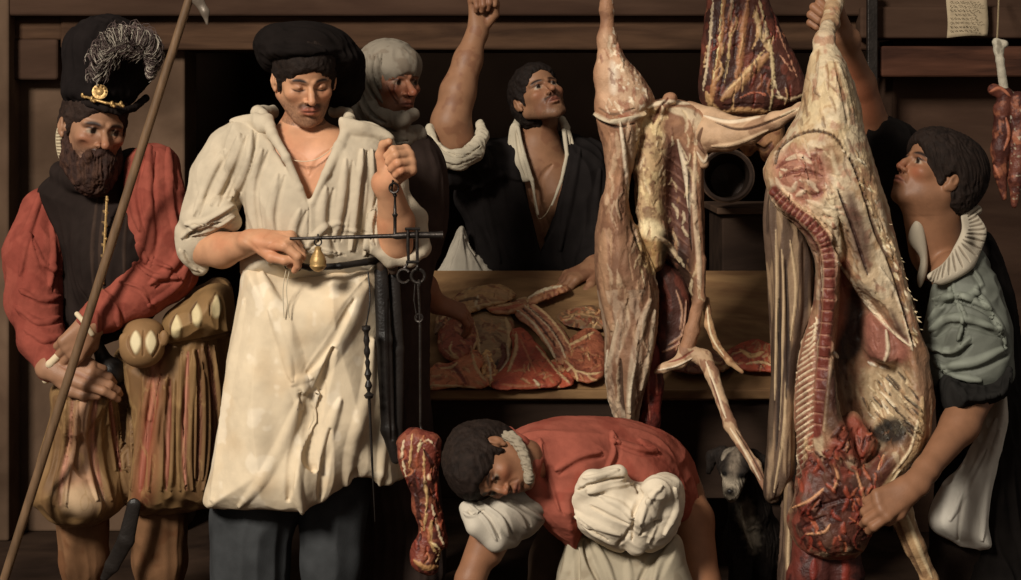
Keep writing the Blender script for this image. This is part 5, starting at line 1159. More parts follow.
    T = S.build(.0035, (68, 32, 27)); T.rough(.004, .03); T.marble((106, 48, 38), .04, .1, along=(0, 0, 1), stretch=3, seed=4, a=.7); T.marble((36, 18, 16), .04, .1, seed=9, a=.7); T.stroke([(842, 545), (846, 570), (842, 590)], 5, .004, (150, 56, 42), .6); T.stroke([(814, 560), (813, 580)], 5, .004, (140, 52, 40), .6); T.done('neck', M_MEAT, r)
    hook(r, 824, .0, y1=-2) if False else None
    # hanging hide
    S = Sculpt(); S.puff([(770, 186), (784, 208), (800, 232), (810, 262), (812, 305), (802, 335), (795, 372), (793, 430), (792, 468), (784, 486), (774, 500), (766, 492), (770, 440), (772, 360), (770, 280), (766, 220)], .05, .05, .04, .01)
    S.puff([(786, 480), (798, 505), (797, 545), (796, 600), (780, 600), (782, 545)], .04, .04, .03, .01)
    T = S.build(.003, (94, 74, 60)); T.folds((0, 0, 1), .5, .018, .008, 5); T.marble((150, 124, 96), .02, .15, along=(.05, 0, 1), stretch=9, seed=3, a=.75); T.marble((52, 38, 31), .025, .1, along=(.05, 0, 1), stretch=9, seed=6, a=.8)
    bits(T, [[(782, 250), (784, 300), (782, 360), (779, 430)], [(776, 230), (777, 300), (775, 400)], [(790, 240), (796, 290), (790, 340)], [(786, 380), (784, 430), (774, 492)], [(790, 510), (788, 560), (790, 590)]], (186, 160, 126), 2, .004)
    bits(T, [[(786, 260), (788, 330), (786, 400)], [(779, 300), (779, 380), (776, 450)]], (40, 28, 23), 2.4, -.006); T.done('hanging_hide', M_FAT, r)
    # rope loop to the rail
    m = MB(); m.tube(curve_px([(836, -24, .24), (836, -34, .24), (835, -46, .24)]), .009, 8); m.build('hanging_rope', M_ROPE, r)
YO = -.12
beef()
YO = .0
# ============ calf carcass, centre
def calf():
    r = thing('calf_carcass', 'pale skinned calf carcass hanging in the middle, one hind leg stretched sideways', 'carcass', P(650, 520, .3))
    S = Sculpt()
    # hanging hind leg and hide covered side
    S.chain([(606, -30, .26, 6), (607, 10, .26, 6), (607, 40, .26, 8.5), (609, 75, .26, 14), (612, 105, .26, 16), (618, 130, .27, 16)], .02)
    S.puff([(598, 112), (612, 108), (640, 118), (634, 160), (628, 200), (640, 240), (657, 285), (658, 320), (652, 360), (644, 395), (634, 432), (618, 424), (609, 400), (604, 362), (604, 330), (597, 292), (594, 250), (598, 210), (606, 180), (603, 150)], .28, .10, .07, .02,
           yc=[(615, 130, .27), (612, 250, .25), (640, 330, .28), (620, 410, .30)])
    S.puff([(616, 45), (626, 58), (642, 76), (654, 98), (646, 116), (628, 124), (612, 110), (610, 80)], .28, .08, .05, .02)
    # opened side
    S.puff([(628, 120), (646, 104), (664, 98), (690, 102), (712, 112), (716, 130), (704, 150), (704, 200), (704, 260), (700, 300), (692, 300), (680, 275), (664, 260), (650, 268), (640, 240), (634, 180)], .34, .085, .06, .02)
    S.e(676, 200, .24, 12, .06, 58, .02, 's')
    S.e(670, 98, .28, 7, .02, 6, .01); S.e(661, 107, .26, 8, .03, 6, .02)
    S.chain([(652, 130, .27, 9), (648, 170, .26, 10), (648, 210, .26, 10), (652, 235, .26, 12), (655, 262, .27, 10)], .02)
    S.chain([(697, 150, .28, 6.5), (696, 200, .28, 5), (700, 260, .28, 5.5), (699, 300, .28, 6), (692, 330, .28, 7), (686, 352, .28, 8)], .012)
    T = S.build(.0030, (158, 116, 88))
    T.rough(.003, .05, 3); T.rough(.0012, .012, 7)
    y = T.py; x = T.px
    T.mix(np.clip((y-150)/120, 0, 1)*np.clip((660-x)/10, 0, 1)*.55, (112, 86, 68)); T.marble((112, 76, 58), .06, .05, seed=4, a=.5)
    T.area([(602, 35), (612, 35), (622, 60), (618, 108), (602, 104), (598, 75)], (198, 160, 128), .8, 5); T.area([(611, 62), (618, 72), (617, 92), (611, 90)], (226, 208, 186), .9, 3)
    T.area([(622, 60), (636, 74), (652, 98), (640, 116), (622, 108), (616, 85)], (190, 158, 128), .8, 4, rag=3); T.marble((236, 222, 196), .012, .2, seed=8, a=.7, mask=(y < 120)*(x > 612)*(x < 655)); T.marble((132, 72, 54), .02, .22, seed=14, a=.6, mask=(y < 120)*(x > 618)*(x < 655))
    for q, w_, a_, c in [([(595, 113), (612, 122), (634, 118), (644, 112)], 3.2, .012, (206, 190, 162)), ([(596, 119), (614, 127), (636, 123)], 1.8, -.008, (40, 28, 22)), ([(598, 108), (614, 114), (636, 108)], 1.6, -.004, (110, 84, 64)), ([(620, 122), (624, 150), (627, 182), (630, 205)], 3, .005, (228, 210, 184)), ([(628, 122), (634, 150), (634, 180)], 5, .003, (176, 150, 124)),
                         ([(636, 200), (637, 235), (650, 262), (657, 285)], 2.4, .006, (224, 206, 178)), ([(632, 190), (632, 225), (640, 250)], 2, -.007, (44, 30, 24)), ([(612, 135), (610, 170), (606, 205)], 6, .004, (182, 140, 110)), ([(604, 230), (604, 280), (612, 330)], 7, .004, (168, 130, 100))]:
        T.stroke(q, w_, a_, c, .85)
    # lower end, ridges of the skin
    for q, w_, a_, c in [([(650, 300), (640, 330), (632, 370), (628, 420)], 5, .007, (176, 156, 132)), ([(654, 310), (650, 350), (640, 390)], 3.5, .007, (206, 186, 158)), ([(608, 350), (606, 380), (612, 410), (620, 424)], 2.4, .006, (206, 190, 166)), ([(618, 320), (612, 352), (606, 372)], 3, .006, (188, 166, 140)), ([(620, 360), (620, 395), (624, 424)], 4, -.010, (50, 38, 32)), ([(636, 360), (630, 395), (630, 426)], 2, .004, (206, 190, 164)), ([(628, 300), (624, 330), (620, 350)], 4, -.005, (92, 74, 60))]:
        T.stroke(q, w_, a_, c, .8)
    T.marble((196, 172, 146), .03, .1, along=(-.1, 0, 1), stretch=5, seed=31, a=.5, mask=(y > 290)*(x < 662))
    T.scumble((596, 120, 650, 415), 150, ((190, 156, 124), (128, 92, 70), (206, 180, 148), (104, 74, 58), (150, 112, 84)), (10, 34), (1.2, 3.2), .0022, (1.35, 1.8), .4, 3)
    T.scumble((600, 30, 650, 108), 60, ((226, 206, 176), (150, 96, 72), (196, 160, 130), (120, 70, 54)), (4, 14), (1, 2.4), .002, (.8, 1.9), .55, 4)
    # fat column and rib wall
    T.area([(640, 118), (660, 110), (664, 150), (660, 200), (662, 235), (666, 258), (650, 270), (640, 240), (638, 180)], (190, 160, 120), .9, 4); T.marble((222, 196, 148), .02, .05, seed=7, a=.8, mask=(x > 636)*(x < 668)*(y > 108)*(y < 275)); T.marble((110, 72, 54), .018, .2, seed=17, a=.7, mask=(x > 636)*(x < 668)*(y > 108)*(y < 275))
    T.area([(642, 228), (658, 226), (666, 250), (660, 272), (648, 268), (641, 248)], (166, 126, 76), .7, 4); T.area([(640, 222), (654, 220), (668, 232), (656, 240), (644, 236)], (232, 214, 172), .8, 3)
    T.area([(664, 146), (676, 140), (690, 160), (692, 220), (692, 262), (684, 268), (668, 240), (662, 200)], (84, 52, 44), .95, 4)
    for i in range(9):
        a = 156+i*12; T.stroke([(665+i%3, a+(i*7)%5), (676, a+7), (689, a+20-i%4)], 1.4+.3*(i%3), .003, (136, 98, 80), .45, up=False)
    T.upd(); T.area([(660, 240), (672, 232), (690, 262), (694, 300), (680, 300), (660, 280)], DK, .9, 4)
    for q, w_, a_, c in [([(656, 236), (668, 244), (680, 262)], 3, .006, (200, 176, 142)), ([(678, 140), (686, 175), (690, 215)], 3, .005, (222, 204, 176)), ([(696, 150), (694, 200), (699, 262), (699, 298)], 3.4, .003, (206, 180, 150)), ([(690, 165), (689, 210), (692, 250)], 1.6, -.006, (50, 32, 26)), ([(648, 108), (664, 102), (690, 104)], 3, .004, (222, 202, 172)), ([(653, 124), (658, 112), (668, 98)], 2.4, -.006, (96, 52, 40)), ([(670, 110), (690, 114), (700, 126), (696, 144)], 7, .002, (212, 190, 158))]:
        T.stroke(q, w_, a_, c, .85)
    T.scumble((640, 105, 700, 290), 120, ((214, 190, 150), (150, 112, 80), (92, 58, 46), (226, 206, 170), (120, 76, 58)), (5, 18), (1, 2.4), .0025, (1.0, 2.0), .5, 5)
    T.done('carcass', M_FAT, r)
    # stretched hind leg
    S = Sculpt(); S.chain([(700, 128, .30, 14), (712, 134, .28, 17), (728, 136, .25, 14), (750, 133, .20, 10), (775, 121, .13, 8), (800, 109, .06, 5), (816, 103, .02, 4)], .02); S.chain([(690, 108, .32, 7), (712, 116, .29, 8), (738, 124, .24, 6), (765, 120, .17, 5)], .015); S.chain([(700, 150, .27, 7), (704, 164, .27, 5)], .01)
    T = S.build(.0028, (190, 156, 124)); T.rough(.0015, .02, 4); T.marble((134, 96, 72), .04, .1, along=(1, 0, .3), stretch=3, seed=4, a=.6)
    for q, w_, a_, c in [([(716, 122), (738, 129), (764, 124), (800, 108)], 1.8, -.008, (58, 36, 28)), ([(704, 116), (730, 122), (760, 117)], 2.4, .004, (228, 208, 180)), ([(712, 146), (736, 144), (768, 130)], 3, .003, (214, 184, 150)), ([(702, 128), (698, 142), (706, 154)], 2.6, -.006, (96, 64, 48)), ([(780, 116), (806, 106)], 2, .003, (220, 200, 168)), ([(697, 152), (704, 162), (708, 154)], 1.8, .003, (226, 206, 178))]: T.stroke(q, w_, a_, c, .85)
    T.done('hind_leg', M_FAT, r)
    # forelegs
    S = Sculpt(); S.chain([(686, 350, .28, 8), (680, 362, .27, 6), (664, 368, .26, 4.5), (656, 372, .26, 2.5)], .012); S.chain([(688, 352, .28, 8), (704, 358, .27, 8), (712, 374, .22, 7), (722, 402, .17, 5.5), (730, 425, .13, 6.5), (742, 446, .10, 4.5), (756, 466, .08, 5.5), (765, 488, .06, 3)], .01)
    T = S.build(.0024, (186, 154, 122)); T.rough(.0014, .014, 4); T.marble((120, 74, 56), .025, .1, along=(.4, 0, -1), stretch=4, seed=4, a=.7)
    for q, w_, a_, c in [([(706, 362), (716, 390), (726, 418)], 2, .003, (226, 206, 176)), ([(730, 428), (744, 450), (760, 480)], 1.6, .002, (220, 200, 170)), ([(692, 358), (676, 366), (658, 370)], 1.4, .003, (226, 208, 182)), ([(736, 430), (750, 452), (766, 482)], 1.3, -.003, (80, 54, 42)), ([(710, 378), (720, 408)], 1.4, -.003, (104, 60, 46)), ([(694, 350), (682, 358), (668, 362)], 1.4, -.003, (124, 52, 40))]: T.stroke(q, w_, a_, c, .85)
    T.done('foreleg', M_FAT, r)
    S = Sculpt(); S.chain([(706, 300, .30, 3.5), (709, 325, .29, 4.5), (717, 346, .28, 3.8), (730, 362, .27, 3.4), (742, 372, .26, 2)], .008); T = S.build(.0024, (180, 142, 104)); T.rough(.001, .01); T.marble((128, 78, 54), .02, .1, seed=5, a=.6); T.stroke([(707, 306), (711, 335), (724, 356)], 1.3, .002, (226, 206, 170), .9); T.done('foreleg', M_FAT, r)
    # inner breast, dark
    S = Sculpt(); S.puff([(650, 266), (668, 262), (688, 285), (692, 320), (684, 350), (670, 366), (656, 372), (652, 340), (658, 300)], .34, .05, .04, .01)
    T = S.build(.003, (70, 42, 35)); T.rough(.003, .03); T.marble((112, 60, 48), .02, .15, along=(-.2, 0, 1), stretch=3, seed=4, a=.7)
    for q in ([(676, 290), (682, 310), (680, 330)], [(686, 300), (684, 325), (676, 350)], [(668, 345), (676, 340), (684, 334)], [(662, 352), (672, 348), (682, 342)]): T.stroke(q, 1.5, .004, (186, 144, 116), .8)
    T.done('breast', M_MEAT, r)
    # red neck
    S = Sculpt(); S.chain([(652, 350, .32, 9), (652, 385, .32, 11), (650, 420, .32, 10), (649, 440, .32, 8)], .015); T = S.build(.003, (112, 44, 36)); T.rough(.003, .02); T.marble((58, 26, 22), .025, .1, along=(0, 0, 1), stretch=3, seed=2, a=.7)
    for q in ([(650, 360), (648, 390), (650, 420)], [(656, 370), (657, 395)]): T.stroke(q, 1.3, .003, (176, 100, 78), .7)
    T.done('neck', M_MEAT, r)
    m = MB(); m.tube(curve_px([(606, -28, .26), (606, -40, .2), (607, -46, .12)]), .008, 8); m.build('hanging_rope', M_ROPE, r)
calf()
# ============ ribs hanging at the top
def toprib():
    r = thing('rib_joint', 'dark red rib joint streaked with fat hanging at the top between the carcasses', 'meat', P(752, 118, .45))
    S = Sculpt(); S.puff([(709, -40), (706, 0), (702, 45), (698, 82), (702, 104), (720, 116), (745, 119), (772, 113), (798, 104), (808, 95), (802, 72), (786, 38), (770, 2), (762, -40)], .45, .07, .06, .02)
    S.e(740, 150, .45, 12, .02, 10, .01) if False else None
    T = S.build(.0026, (84, 47, 37)); T.rough(.004, .05, 3); T.rough(.002, .014, 5); T.marble((50, 30, 25), .05, .05, along=(-.1, 0, 1), stretch=3, seed=7, a=.7); T.marble((128, 66, 50), .03, .2, seed=4, a=.5)
    for q, w_, a_, c in [([(713, 0), (709, 50), (703, 90)], 2.4, .006, CREAM), ([(724, -5), (720, 40), (713, 90), (712, 104)], 4, .007, (178, 128, 84)), ([(722, 0), (719, 40), (713, 80)], 1.4, .004, (226, 206, 150)), ([(733, 8), (729, 50), (724, 85)], 1.8, .005, (200, 170, 120)), ([(732, 0), (731, 20)], 3, .004, CREAM), ([(748, 0), (743, 30), (740, 60), (736, 78)], 5, .008, (170, 118, 80)),
                         ([(768, 54), (754, 68), (738, 84), (722, 100)], 7.5, .010, (182, 136, 94)), ([(764, 50), (745, 74), (726, 92)], 2, .004, (214, 180, 130)), ([(758, -5), (764, 20), (769, 42), (772, 60), (773, 88), (770, 110)], 2.6, .007, (206, 182, 136)), ([(755, 10), (760, 30), (768, 50)], 4.5, .007, (190, 160, 116)), ([(774, 20), (786, 50), (797, 76)], 1.3, .004, (196, 140, 110)), ([(780, 55), (792, 72)], 1.2, .003, (206, 150, 120)),
                         ([(706, 92), (712, 106), (722, 114)], 5, .006, (190, 150, 104)), ([(722, 112), (745, 110), (768, 112)], 4, .008, (196, 152, 104)), ([(776, 96), (790, 100), (804, 94)], 3, .006, (206, 180, 140)), ([(774, 80), (780, 96), (790, 100)], 1.5, .004, CREAM), ([(728, 60), (718, 98)], 2.4, -.008, (38, 20, 18)), ([(716, 20), (714, 70)], 2.2, -.006, (44, 22, 18)), ([(738, 10), (734, 60)], 2.4, -.006, (48, 24, 20)), ([(740, 98), (755, 92), (768, 96)], 1.3, .003, (186, 110, 84)), ([(720, 106), (745, 104), (765, 104)], 1.6, -.004, (44, 22, 18))]:
        T.stroke(q, w_*.9, a_*.45, c, .8, wob=1.1)
    rq = random.Random(6)
    for i in range(46):
        x = rq.uniform(704, 792); y = rq.uniform(0, 92); L = rq.uniform(8, 30); T.stroke([(x, y), (x+rq.uniform(-3, 3), y+L*.5), (x-4+L*.2*(x > 770), y+L)], rq.uniform(.9, 1.8), rq.choice((.003, -.004)), rq.choice(((196, 156, 110), (150, 96, 66), (56, 26, 22), (122, 50, 38))), .7, wob=.8, up=False)
    T.upd(); T.done('ribs', M_MEAT, r)
    S = Sculpt(); S.puff([(716, 114), (745, 118), (780, 112), (784, 140), (776, 156), (764, 162), (758, 150), (748, 156), (738, 146), (722, 132)], .46, .04, .03, .01); T = S.build(.003, (150, 108, 74)); T.rough(.004, .03); T.marble((96, 52, 40), .03, .05, seed=4, a=.8); T.stroke([(745, 122), (765, 130), (776, 126)], 2.4, .004, (206, 176, 132), .8); T.stroke([(756, 144), (764, 150), (772, 142)], 2.6, -.006, (52, 30, 24), .8); T.done('flank_fat', M_FAT, r)
    m = MB(); m.tube(curve_px([(735, -36, .45), (736, -45, .3), (737, -50, .12)]), .008, 8); m.build('hanging_rope', M_ROPE, r)
toprib()
# ============ small joint hanging on the right
def sidejoint():
    r = thing('shank_joint', 'small shank joint with white bone hanging at the right edge', 'meat', P(1003, 205, .9))
    S = Sculpt(); y = .9; S.chain([(997, 44, y, 4), (1000, 60, y, 4.2), (1004, 90, y, 4.5), (1010, 118, y, 5.5)], .006); S.chain([(996, 42, y, 4), (1004, 44, y, 4.2)], .006); S.e(999, 50, y, 5, .013, 6, .008)
    T = S.build(.0026, (190, 180, 160)); T.rough(.0015, .012); T.marble((110, 100, 84), .02, .1, along=(.1, 0, 1), stretch=4, seed=5, a=.7); T.done('bone', M_FAT, r)
    S = Sculpt(); S.chain([(994, 90, y, 6), (1006, 94, y, 6), (1002, 110, y, 8), (1003, 130, y, 9), (1000, 150, y, 9), (1000, 172, y, 6), (1004, 198, y, 3)], .012); S.chain([(1018, 100, y, 9), (1020, 140, y, 10), (1016, 180, y, 7), (1014, 205, y, 3)], .012)
    T = S.build(.0026, (108, 60, 47)); T.rough(.003, .02); T.marble((66, 32, 27), .03, .05, seed=6, a=.8); T.marble((164, 100, 72), .025, .2, seed=9, a=.8)
    for q in ([(990, 92), (1000, 88), (1010, 96)], [(1006, 118), (1009, 135), (1004, 150)], [(994, 165), (1000, 178)]): T.stroke(q, 2.2, .003, (196, 120, 88), .8)
    T.marble((180, 166, 140), .012, .3, seed=12, a=.7, mask=(T.px > 1010)); T.done('meat', M_MEAT, r)
    m = MB(); m.tube(curve_px([(997, 42, .9), (998, 20, 1.2), (999, -8, 1.47)]), .003, 6); m.build('hanging_cord', M_ROPE, r)
sidejoint()
# ============ steelyard and the meat on it
def steelyard():
    r = thing('steelyard', 'black iron steelyard balance with brass weight held by the man in the apron', 'scales', P(410, 300, -.22))
    y = -.235; m = MB()
    m.tube([P(290, 238.5, -.21), P(300, 238.5, -.215), P(390, 236, y), P(394, 236, y)], [.0036, .004, .0058, .006], 10)
    m.tube([P(390, 236, y), P(396, 236, y), P(412, 235, y), P(436, 235, y), P(443, 235, y), P(444, 235, y)], [.004, .009, .009, .008, .0105, .003], 10); m.build('beam', M_IRON, r)
    m = MB(); m.tube(curve_px([(393, 180, y-.005), (392, 190, y), (394, 195, y)]), .003, 6); m.torus(P(394, 188, y-.01), (.2, 1, 0), .012, .0028, 20, 6); m.lathe(P(395, 193, y), (0, 0, -1), [(0, .003), (.006, .006), (.012, .003), (.05, .0045), (.055, .008), (.062, .0045), (.10, .0045), (.108, .007)], 10); m.build('handle_link', M_IRON, r)
    m = MB()
    for x in (408, 417): m.tube([P(x, 230, y-.01), P(x, 246, y-.01), P(x+.5, 262, y-.008)], [.004, .0045, .0035], 8)
    m.tube([P(405, 229, y-.012), P(420, 229, y-.012)], .004, 8); m.tube([P(406, 262, y-.01), P(419, 262, y-.01)], .004, 8); m.build('shackle', M_IRON, r)
    m = MB(); m.torus(P(404, 276, y), (.3, 1, 0), .017, .0038, 20, 6, a0=.6, a1=5.6); m.tube(curve_px([(408, 262, y), (406, 266, y), (404, 268, y)]), .0035, 6); m.build('hook', M_IRON, r)
    m = MB(); m.torus(P(418, 276, y), (.1, 1, 0), .017, .0042, 22, 8); m.torus(P(417, 267, y), (1, .2, 0), .008, .003, 14, 6); m.build('ring', M_IRON, r)
    m = MB(); m.tube([P(418, 282, y), P(420, 318, y), P(420.5, 422, y)], .0034, 8); m.torus(P(419, 318, y), (.2, 1, 0), .0095, .003, 16, 6); m.torus(P(419, 284, y), (1, .3, 0), .009, .003, 16, 6)
    m.tube([P(415, 244+40, y), P(414, 300, y), P(417, 318, y)], .0018, 6); m.build('long_hook_rod', M_IRON, r)
    m = MB(); m.tube(curve_px([(420, 420, y), (421, 428, y), (424, 434, y-.01), (421, 439, y-.02), (417, 434, y-.02)]), .003, 8); m.build('meat_hook', M_IRON, r)
    k = m_(y)
    m = MB(); m.lathe(P(318, 246, y), (0, 0, -1), [(0, .003), (.004, .009), (.010, .008), (.018, .0125), (.030, .0185), (.040, .0215), (.046, .020), (.050, .0215), (.056, .018), (.062, .011), (.066, .003)], 24); w = m.build('weight', M_BRASS, r)
    m = MB(); m.torus(P(318, 242, y), (0, 1, 0), .009, .0022, 16, 6); m.torus(P(318, 238, y), (1, .2, 0), .009, .002, 16, 6); m.build('weight_loop', M_IRON, r)
    t = thing('hanging_meat', 'strip of red meat with pale sinews hanging from the steelyard hook', 'meat', P(425, 575, -.24))
    S = Sculpt(); S.puff([(399, 438), (410, 428), (426, 430), (440, 438), (440, 460), (438, 480), (440, 500), (446, 530), (448, 545), (440, 552), (437, 572), (424, 575), (412, 565), (410, 550), (418, 530), (412, 510), (410, 490), (400, 470), (397, 450)], -.24, .04, .035, .01)
    T = S.build(.0022, (112, 52, 40)); T.rough(.004, .03, 3); T.rough(.0015, .01, 5); T.marble((60, 30, 25), .03, .05, along=(0, 0, 1), stretch=2, seed=8, a=.8); T.marble((150, 88, 62), .02, .15, seed=4, a=.5)
    for q, w_, a_, c in [([(404, 440), (402, 456), (406, 476)], 1.7, .004, CREAM), ([(412, 434), (411, 450), (409, 468)], 1.6, .004, (200, 160, 110)), ([(418, 446), (428, 440), (434, 446)], 1.4, .004, CREAM), ([(424, 448), (424, 475), (427, 500), (424, 530)], 2, .006, (196, 160, 110)), ([(418, 452), (421, 440)], 1.4, .003, (220, 200, 150)), ([(430, 474), (428, 480)], 2.6, .005, (214, 190, 150)), ([(436, 482), (438, 500)], 2.4, .004, (160, 66, 48)), ([(432, 505), (438, 530), (444, 546)], 2, .005, CREAM), ([(432, 520), (430, 540), (436, 552)], 2.6, .005, (186, 150, 100)), ([(430, 542), (440, 550), (436, 562)], 1.6, .005, (226, 200, 150)), ([(414, 560), (426, 568), (438, 566)], 3.5, .005, (180, 134, 88)), ([(424, 450), (430, 460), (436, 470)], 2.6, -.006, (46, 24, 20)), ([(414, 478), (418, 510), (420, 540)], 3, -.005, (52, 28, 23))]:
        T.stroke(q, w_, a_*.5, c, .85, wob=1)
    rq = random.Random(5)
    for i in range(50):
        x = rq.uniform(398, 444); y = rq.uniform(434, 560); L = rq.uniform(6, 16); T.stroke([(x, y), (x+rq.uniform(-3, 3), y+L*.5), (x+rq.uniform(-4, 4), y+L)], rq.uniform(.9, 2.2), rq.choice((.003, -.004)), rq.choice(((176, 112, 76), (140, 60, 44), (58, 28, 23), (160, 84, 58))), .7, wob=.8, up=False)
    T.upd(); T.done('meat', M_MEAT, t)
steelyard()
# ============ cuts on the counter
def cut(name, label, poly, T, base, strokes, marb=(96, 50, 40), off=None, R=.035, seed=1, fatty=None, areas=()):
    S = Sculpt(); base = (base[0]*1.26, base[1]*1.3, base[2]*1.28); marb = tuple(c*1.25 for c in marb); b = Board((off if off is not None else T*.8)+.012); S.puff(poly, 0, T, R, .01, board=b)
    M = S.build(.0026, base); M.rough(.004, .04, seed); M.rough(.0018, .012, seed+3); M.marble(marb, .035, .08, seed=seed+5, a=.6)
    if fatty: M.marble(fatty, .02, .15, seed=seed+9, a=.8)
    pb = np.array(poly); M.scumble((pb[:, 0].min(), pb[:, 1].min(), pb[:, 0].max()-3, pb[:, 1].max()-6), 46, ((206, 170, 122), (176, 122, 82), (110, 50, 38), (150, 84, 58), (190, 140, 98), (84, 42, 32)), (5, 15), (.8, 2.2), .0025, (0, 3.1), .6, seed)
    for p, c, a in areas: M.area(p, c, a, 2, amp=.002, rag=1.5)
    for q, w_, a_, c in strokes: M.stroke(q, w_, a_*.7, c, .9, wob=.7)
    o = M.done(name, M_MEAT); tag(o, label, 'meat', 'cuts of meat on the counter'); return o
Y1 = (206, 172, 126)
cut('meat_slab', 'tan flat slab with a dark kidney at its middle, lying on the counter', [(470, 316), (500, 312), (514, 322), (512, 350), (506, 374), (490, 378), (480, 366), (474, 345)], .03, (124, 96, 70), [([(506, 318), (510, 335), (508, 350)], 3.5, .006, Y1), ([(473, 322), (478, 340), (480, 362)], 2, .004, Y1), ([(502, 345), (504, 358), (496, 370)], 3.8, .008, (92, 40, 32)), ([(507, 345), (508, 360), (498, 374)], 1.6, .005, CREAM), ([(498, 360), (493, 370)], 2.5, -.004, (46, 24, 20))], (92, 66, 48), off=.02, seed=2)
cut('ham', 'rounded red brown ham at the left end of the counter pile', [(440, 330), (452, 318), (466, 315), (476, 326), (477, 345), (466, 358), (450, 362), (438, 350)], .05, (120, 62, 46), [([(452, 342), (450, 350), (456, 356)], 1.5, .003, Y1), ([(474, 322), (478, 336), (472, 352)], 1.8, .004, Y1), ([(446, 330), (458, 322), (468, 324)], 4, .003, (146, 84, 60))], (84, 42, 33), off=.035, seed=4)
cut('rib_rack', 'curved rack of pale ribs lying behind the red steak', [(512, 306), (524, 298), (538, 306), (556, 322), (570, 340), (574, 358), (562, 366), (548, 350), (532, 330), (518, 320)], .035, (140, 92, 70), [([(518, 302), (536, 314), (556, 336), (566, 360)], 1.6, .006, CREAM), ([(516, 310), (532, 322), (548, 344), (558, 364)], 1.8, .006, CREAM), ([(526, 300), (546, 314), (564, 336), (572, 352)], 1.6, .006, Y1), ([(520, 306), (536, 320), (556, 346)], 1.8, -.006, (72, 38, 30)), ([(530, 308), (550, 326), (566, 350)], 1.4, -.005, (84, 44, 34)), ([(514, 300), (526, 298), (528, 308)], 2, .005, Y1)], off=.04, seed=5)
cut('steak', 'large red steak spreading to the front edge of the counter', [(510, 332), (522, 328), (536, 342), (552, 362), (562, 380), (552, 388), (524, 390), (496, 391), (490, 382), (506, 366), (512, 348)], .035, (140, 66, 48), [([(516, 332), (516, 350), (508, 372)], 2.4, .005, Y1), ([(520, 338), (528, 356), (536, 374)], 1.5, .003, (186, 118, 84)), ([(536, 346), (548, 360), (560, 376)], 1.6, .004, Y1), ([(500, 384), (520, 386), (546, 384)], 2, .003, (176, 108, 76)), ([(534, 380), (540, 386)], 2, .004, (226, 204, 166))], (112, 46, 36), off=.05, seed=6)
cut('fatty_chop', 'pinkish fatty chop at the front left corner of the counter', [(426, 376), (436, 364), (450, 364), (462, 356), (474, 350), (484, 360), (480, 372), (490, 384), (480, 390), (458, 388), (436, 391), (425, 388)], .04, (156, 94, 66), [([(430, 374), (444, 372), (456, 380)], 3, .005, (200, 132, 92)), ([(472, 352), (476, 368), (486, 382)], 2, .006, Y1), ([(452, 366), (460, 374), (466, 384)], 3, -.004, (112, 48, 38)), ([(430, 386), (450, 386), (476, 388)], 1.8, .004, Y1), ([(440, 368), (450, 368), (458, 362)], 1.6, .004, Y1), ([(484, 374), (492, 380)], 3, .005, Y1)], (122, 60, 46), off=.055, seed=7)
cut('loin_piece', 'reddish piece edged with fat beside the hanging calf', [(566, 346), (576, 334), (590, 328), (602, 336), (606, 360), (602, 378), (586, 384), (570, 376), (562, 362)], .04, (128, 72, 52), [([(568, 346), (580, 340), (594, 332)], 2, .005, Y1), ([(564, 360), (574, 370), (578, 382)], 1.8, .005, Y1), ([(574, 370), (588, 374), (602, 372)], 1.6, .004, Y1), ([(556, 378), (566, 372), (572, 366)], 1.6, .004, Y1)], (92, 48, 37), off=.04, seed=8)
cut('fat_cap', 'ragged tan sheet of fat on top of the pile near the old woman\'s hand', [(452, 300), (464, 290), (480, 286), (500, 285), (516, 294), (512, 300), (494, 306), (476, 312), (460, 318), (450, 314)], .04, (150, 114, 80), [([(480, 290), (500, 292), (514, 296)], 3, .006, (196, 152, 108)), ([(478, 296), (476, 306), (482, 312)], 2, .004, CREAM), ([(458, 302), (472, 298), (480, 300)], 2, -.005, (92, 64, 46)), ([(470, 308), (490, 304), (506, 302)], 2, .004, Y1)], (112, 80, 56), off=.05, seed=9)
cut('shin_bone_cut', 'long pale bone end reaching to the hand on the counter', [(486, 306), (500, 304), (524, 300), (540, 290), (562, 284), (570, 290), (552, 298), (530, 306), (512, 314), (492, 314)], .035, (150, 104, 76), [([(526, 299), (544, 290), (562, 286)], 2, .006, (226, 208, 172)), ([(490, 310), (508, 308), (522, 304)], 2.4, .004, (176, 96, 70)), ([(496, 306), (512, 304)], 1.4, .003, Y1)], (104, 56, 42), off=.05, seed=11)
cut('breast_piece', 'small dark piece lying behind the ham', [(436, 318), (446, 306), (458, 312), (462, 318), (450, 324), (440, 332), (434, 334)], .03, (96, 70, 52), [([(440, 320), (450, 312)], 1.5, .004, Y1)], (70, 48, 37), off=.03, seed=12)
cut('shoulder_piece', 'red and yellow piece on the counter between calf and beef', [(728, 352), (742, 344), (756, 340), (772, 346), (782, 360), (776, 372), (758, 372), (740, 370), (728, 362)], .04, (140, 64, 46), [([(740, 350), (752, 356), (764, 352)], 3, .006, (206, 164, 112)), ([(746, 364), (760, 362), (774, 366)], 1.8, .004, Y1)], (104, 46, 36), off=.04, seed=13)
cut('scrap_piece', 'small brown scrap behind the calf\'s foreleg', [(668, 360), (684, 352), (706, 350), (726, 356), (730, 368), (712, 374), (690, 374), (672, 370)], .03, (110, 70, 52), [([(676, 364), (696, 360), (720, 364)], 1.8, .004, Y1)], (80, 48, 37), off=.03, seed=14)
cut('dark_cut', 'dark brown cut at the back of the counter near the standing man\'s hand', [(556, 316), (572, 308), (594, 306), (606, 316), (604, 328), (586, 330), (566, 326)], .025, (98, 72, 52), [([(562, 318), (580, 314), (600, 318)], 1.6, .003, (150, 116, 80))], (74, 52, 38), off=.025, seed=15)
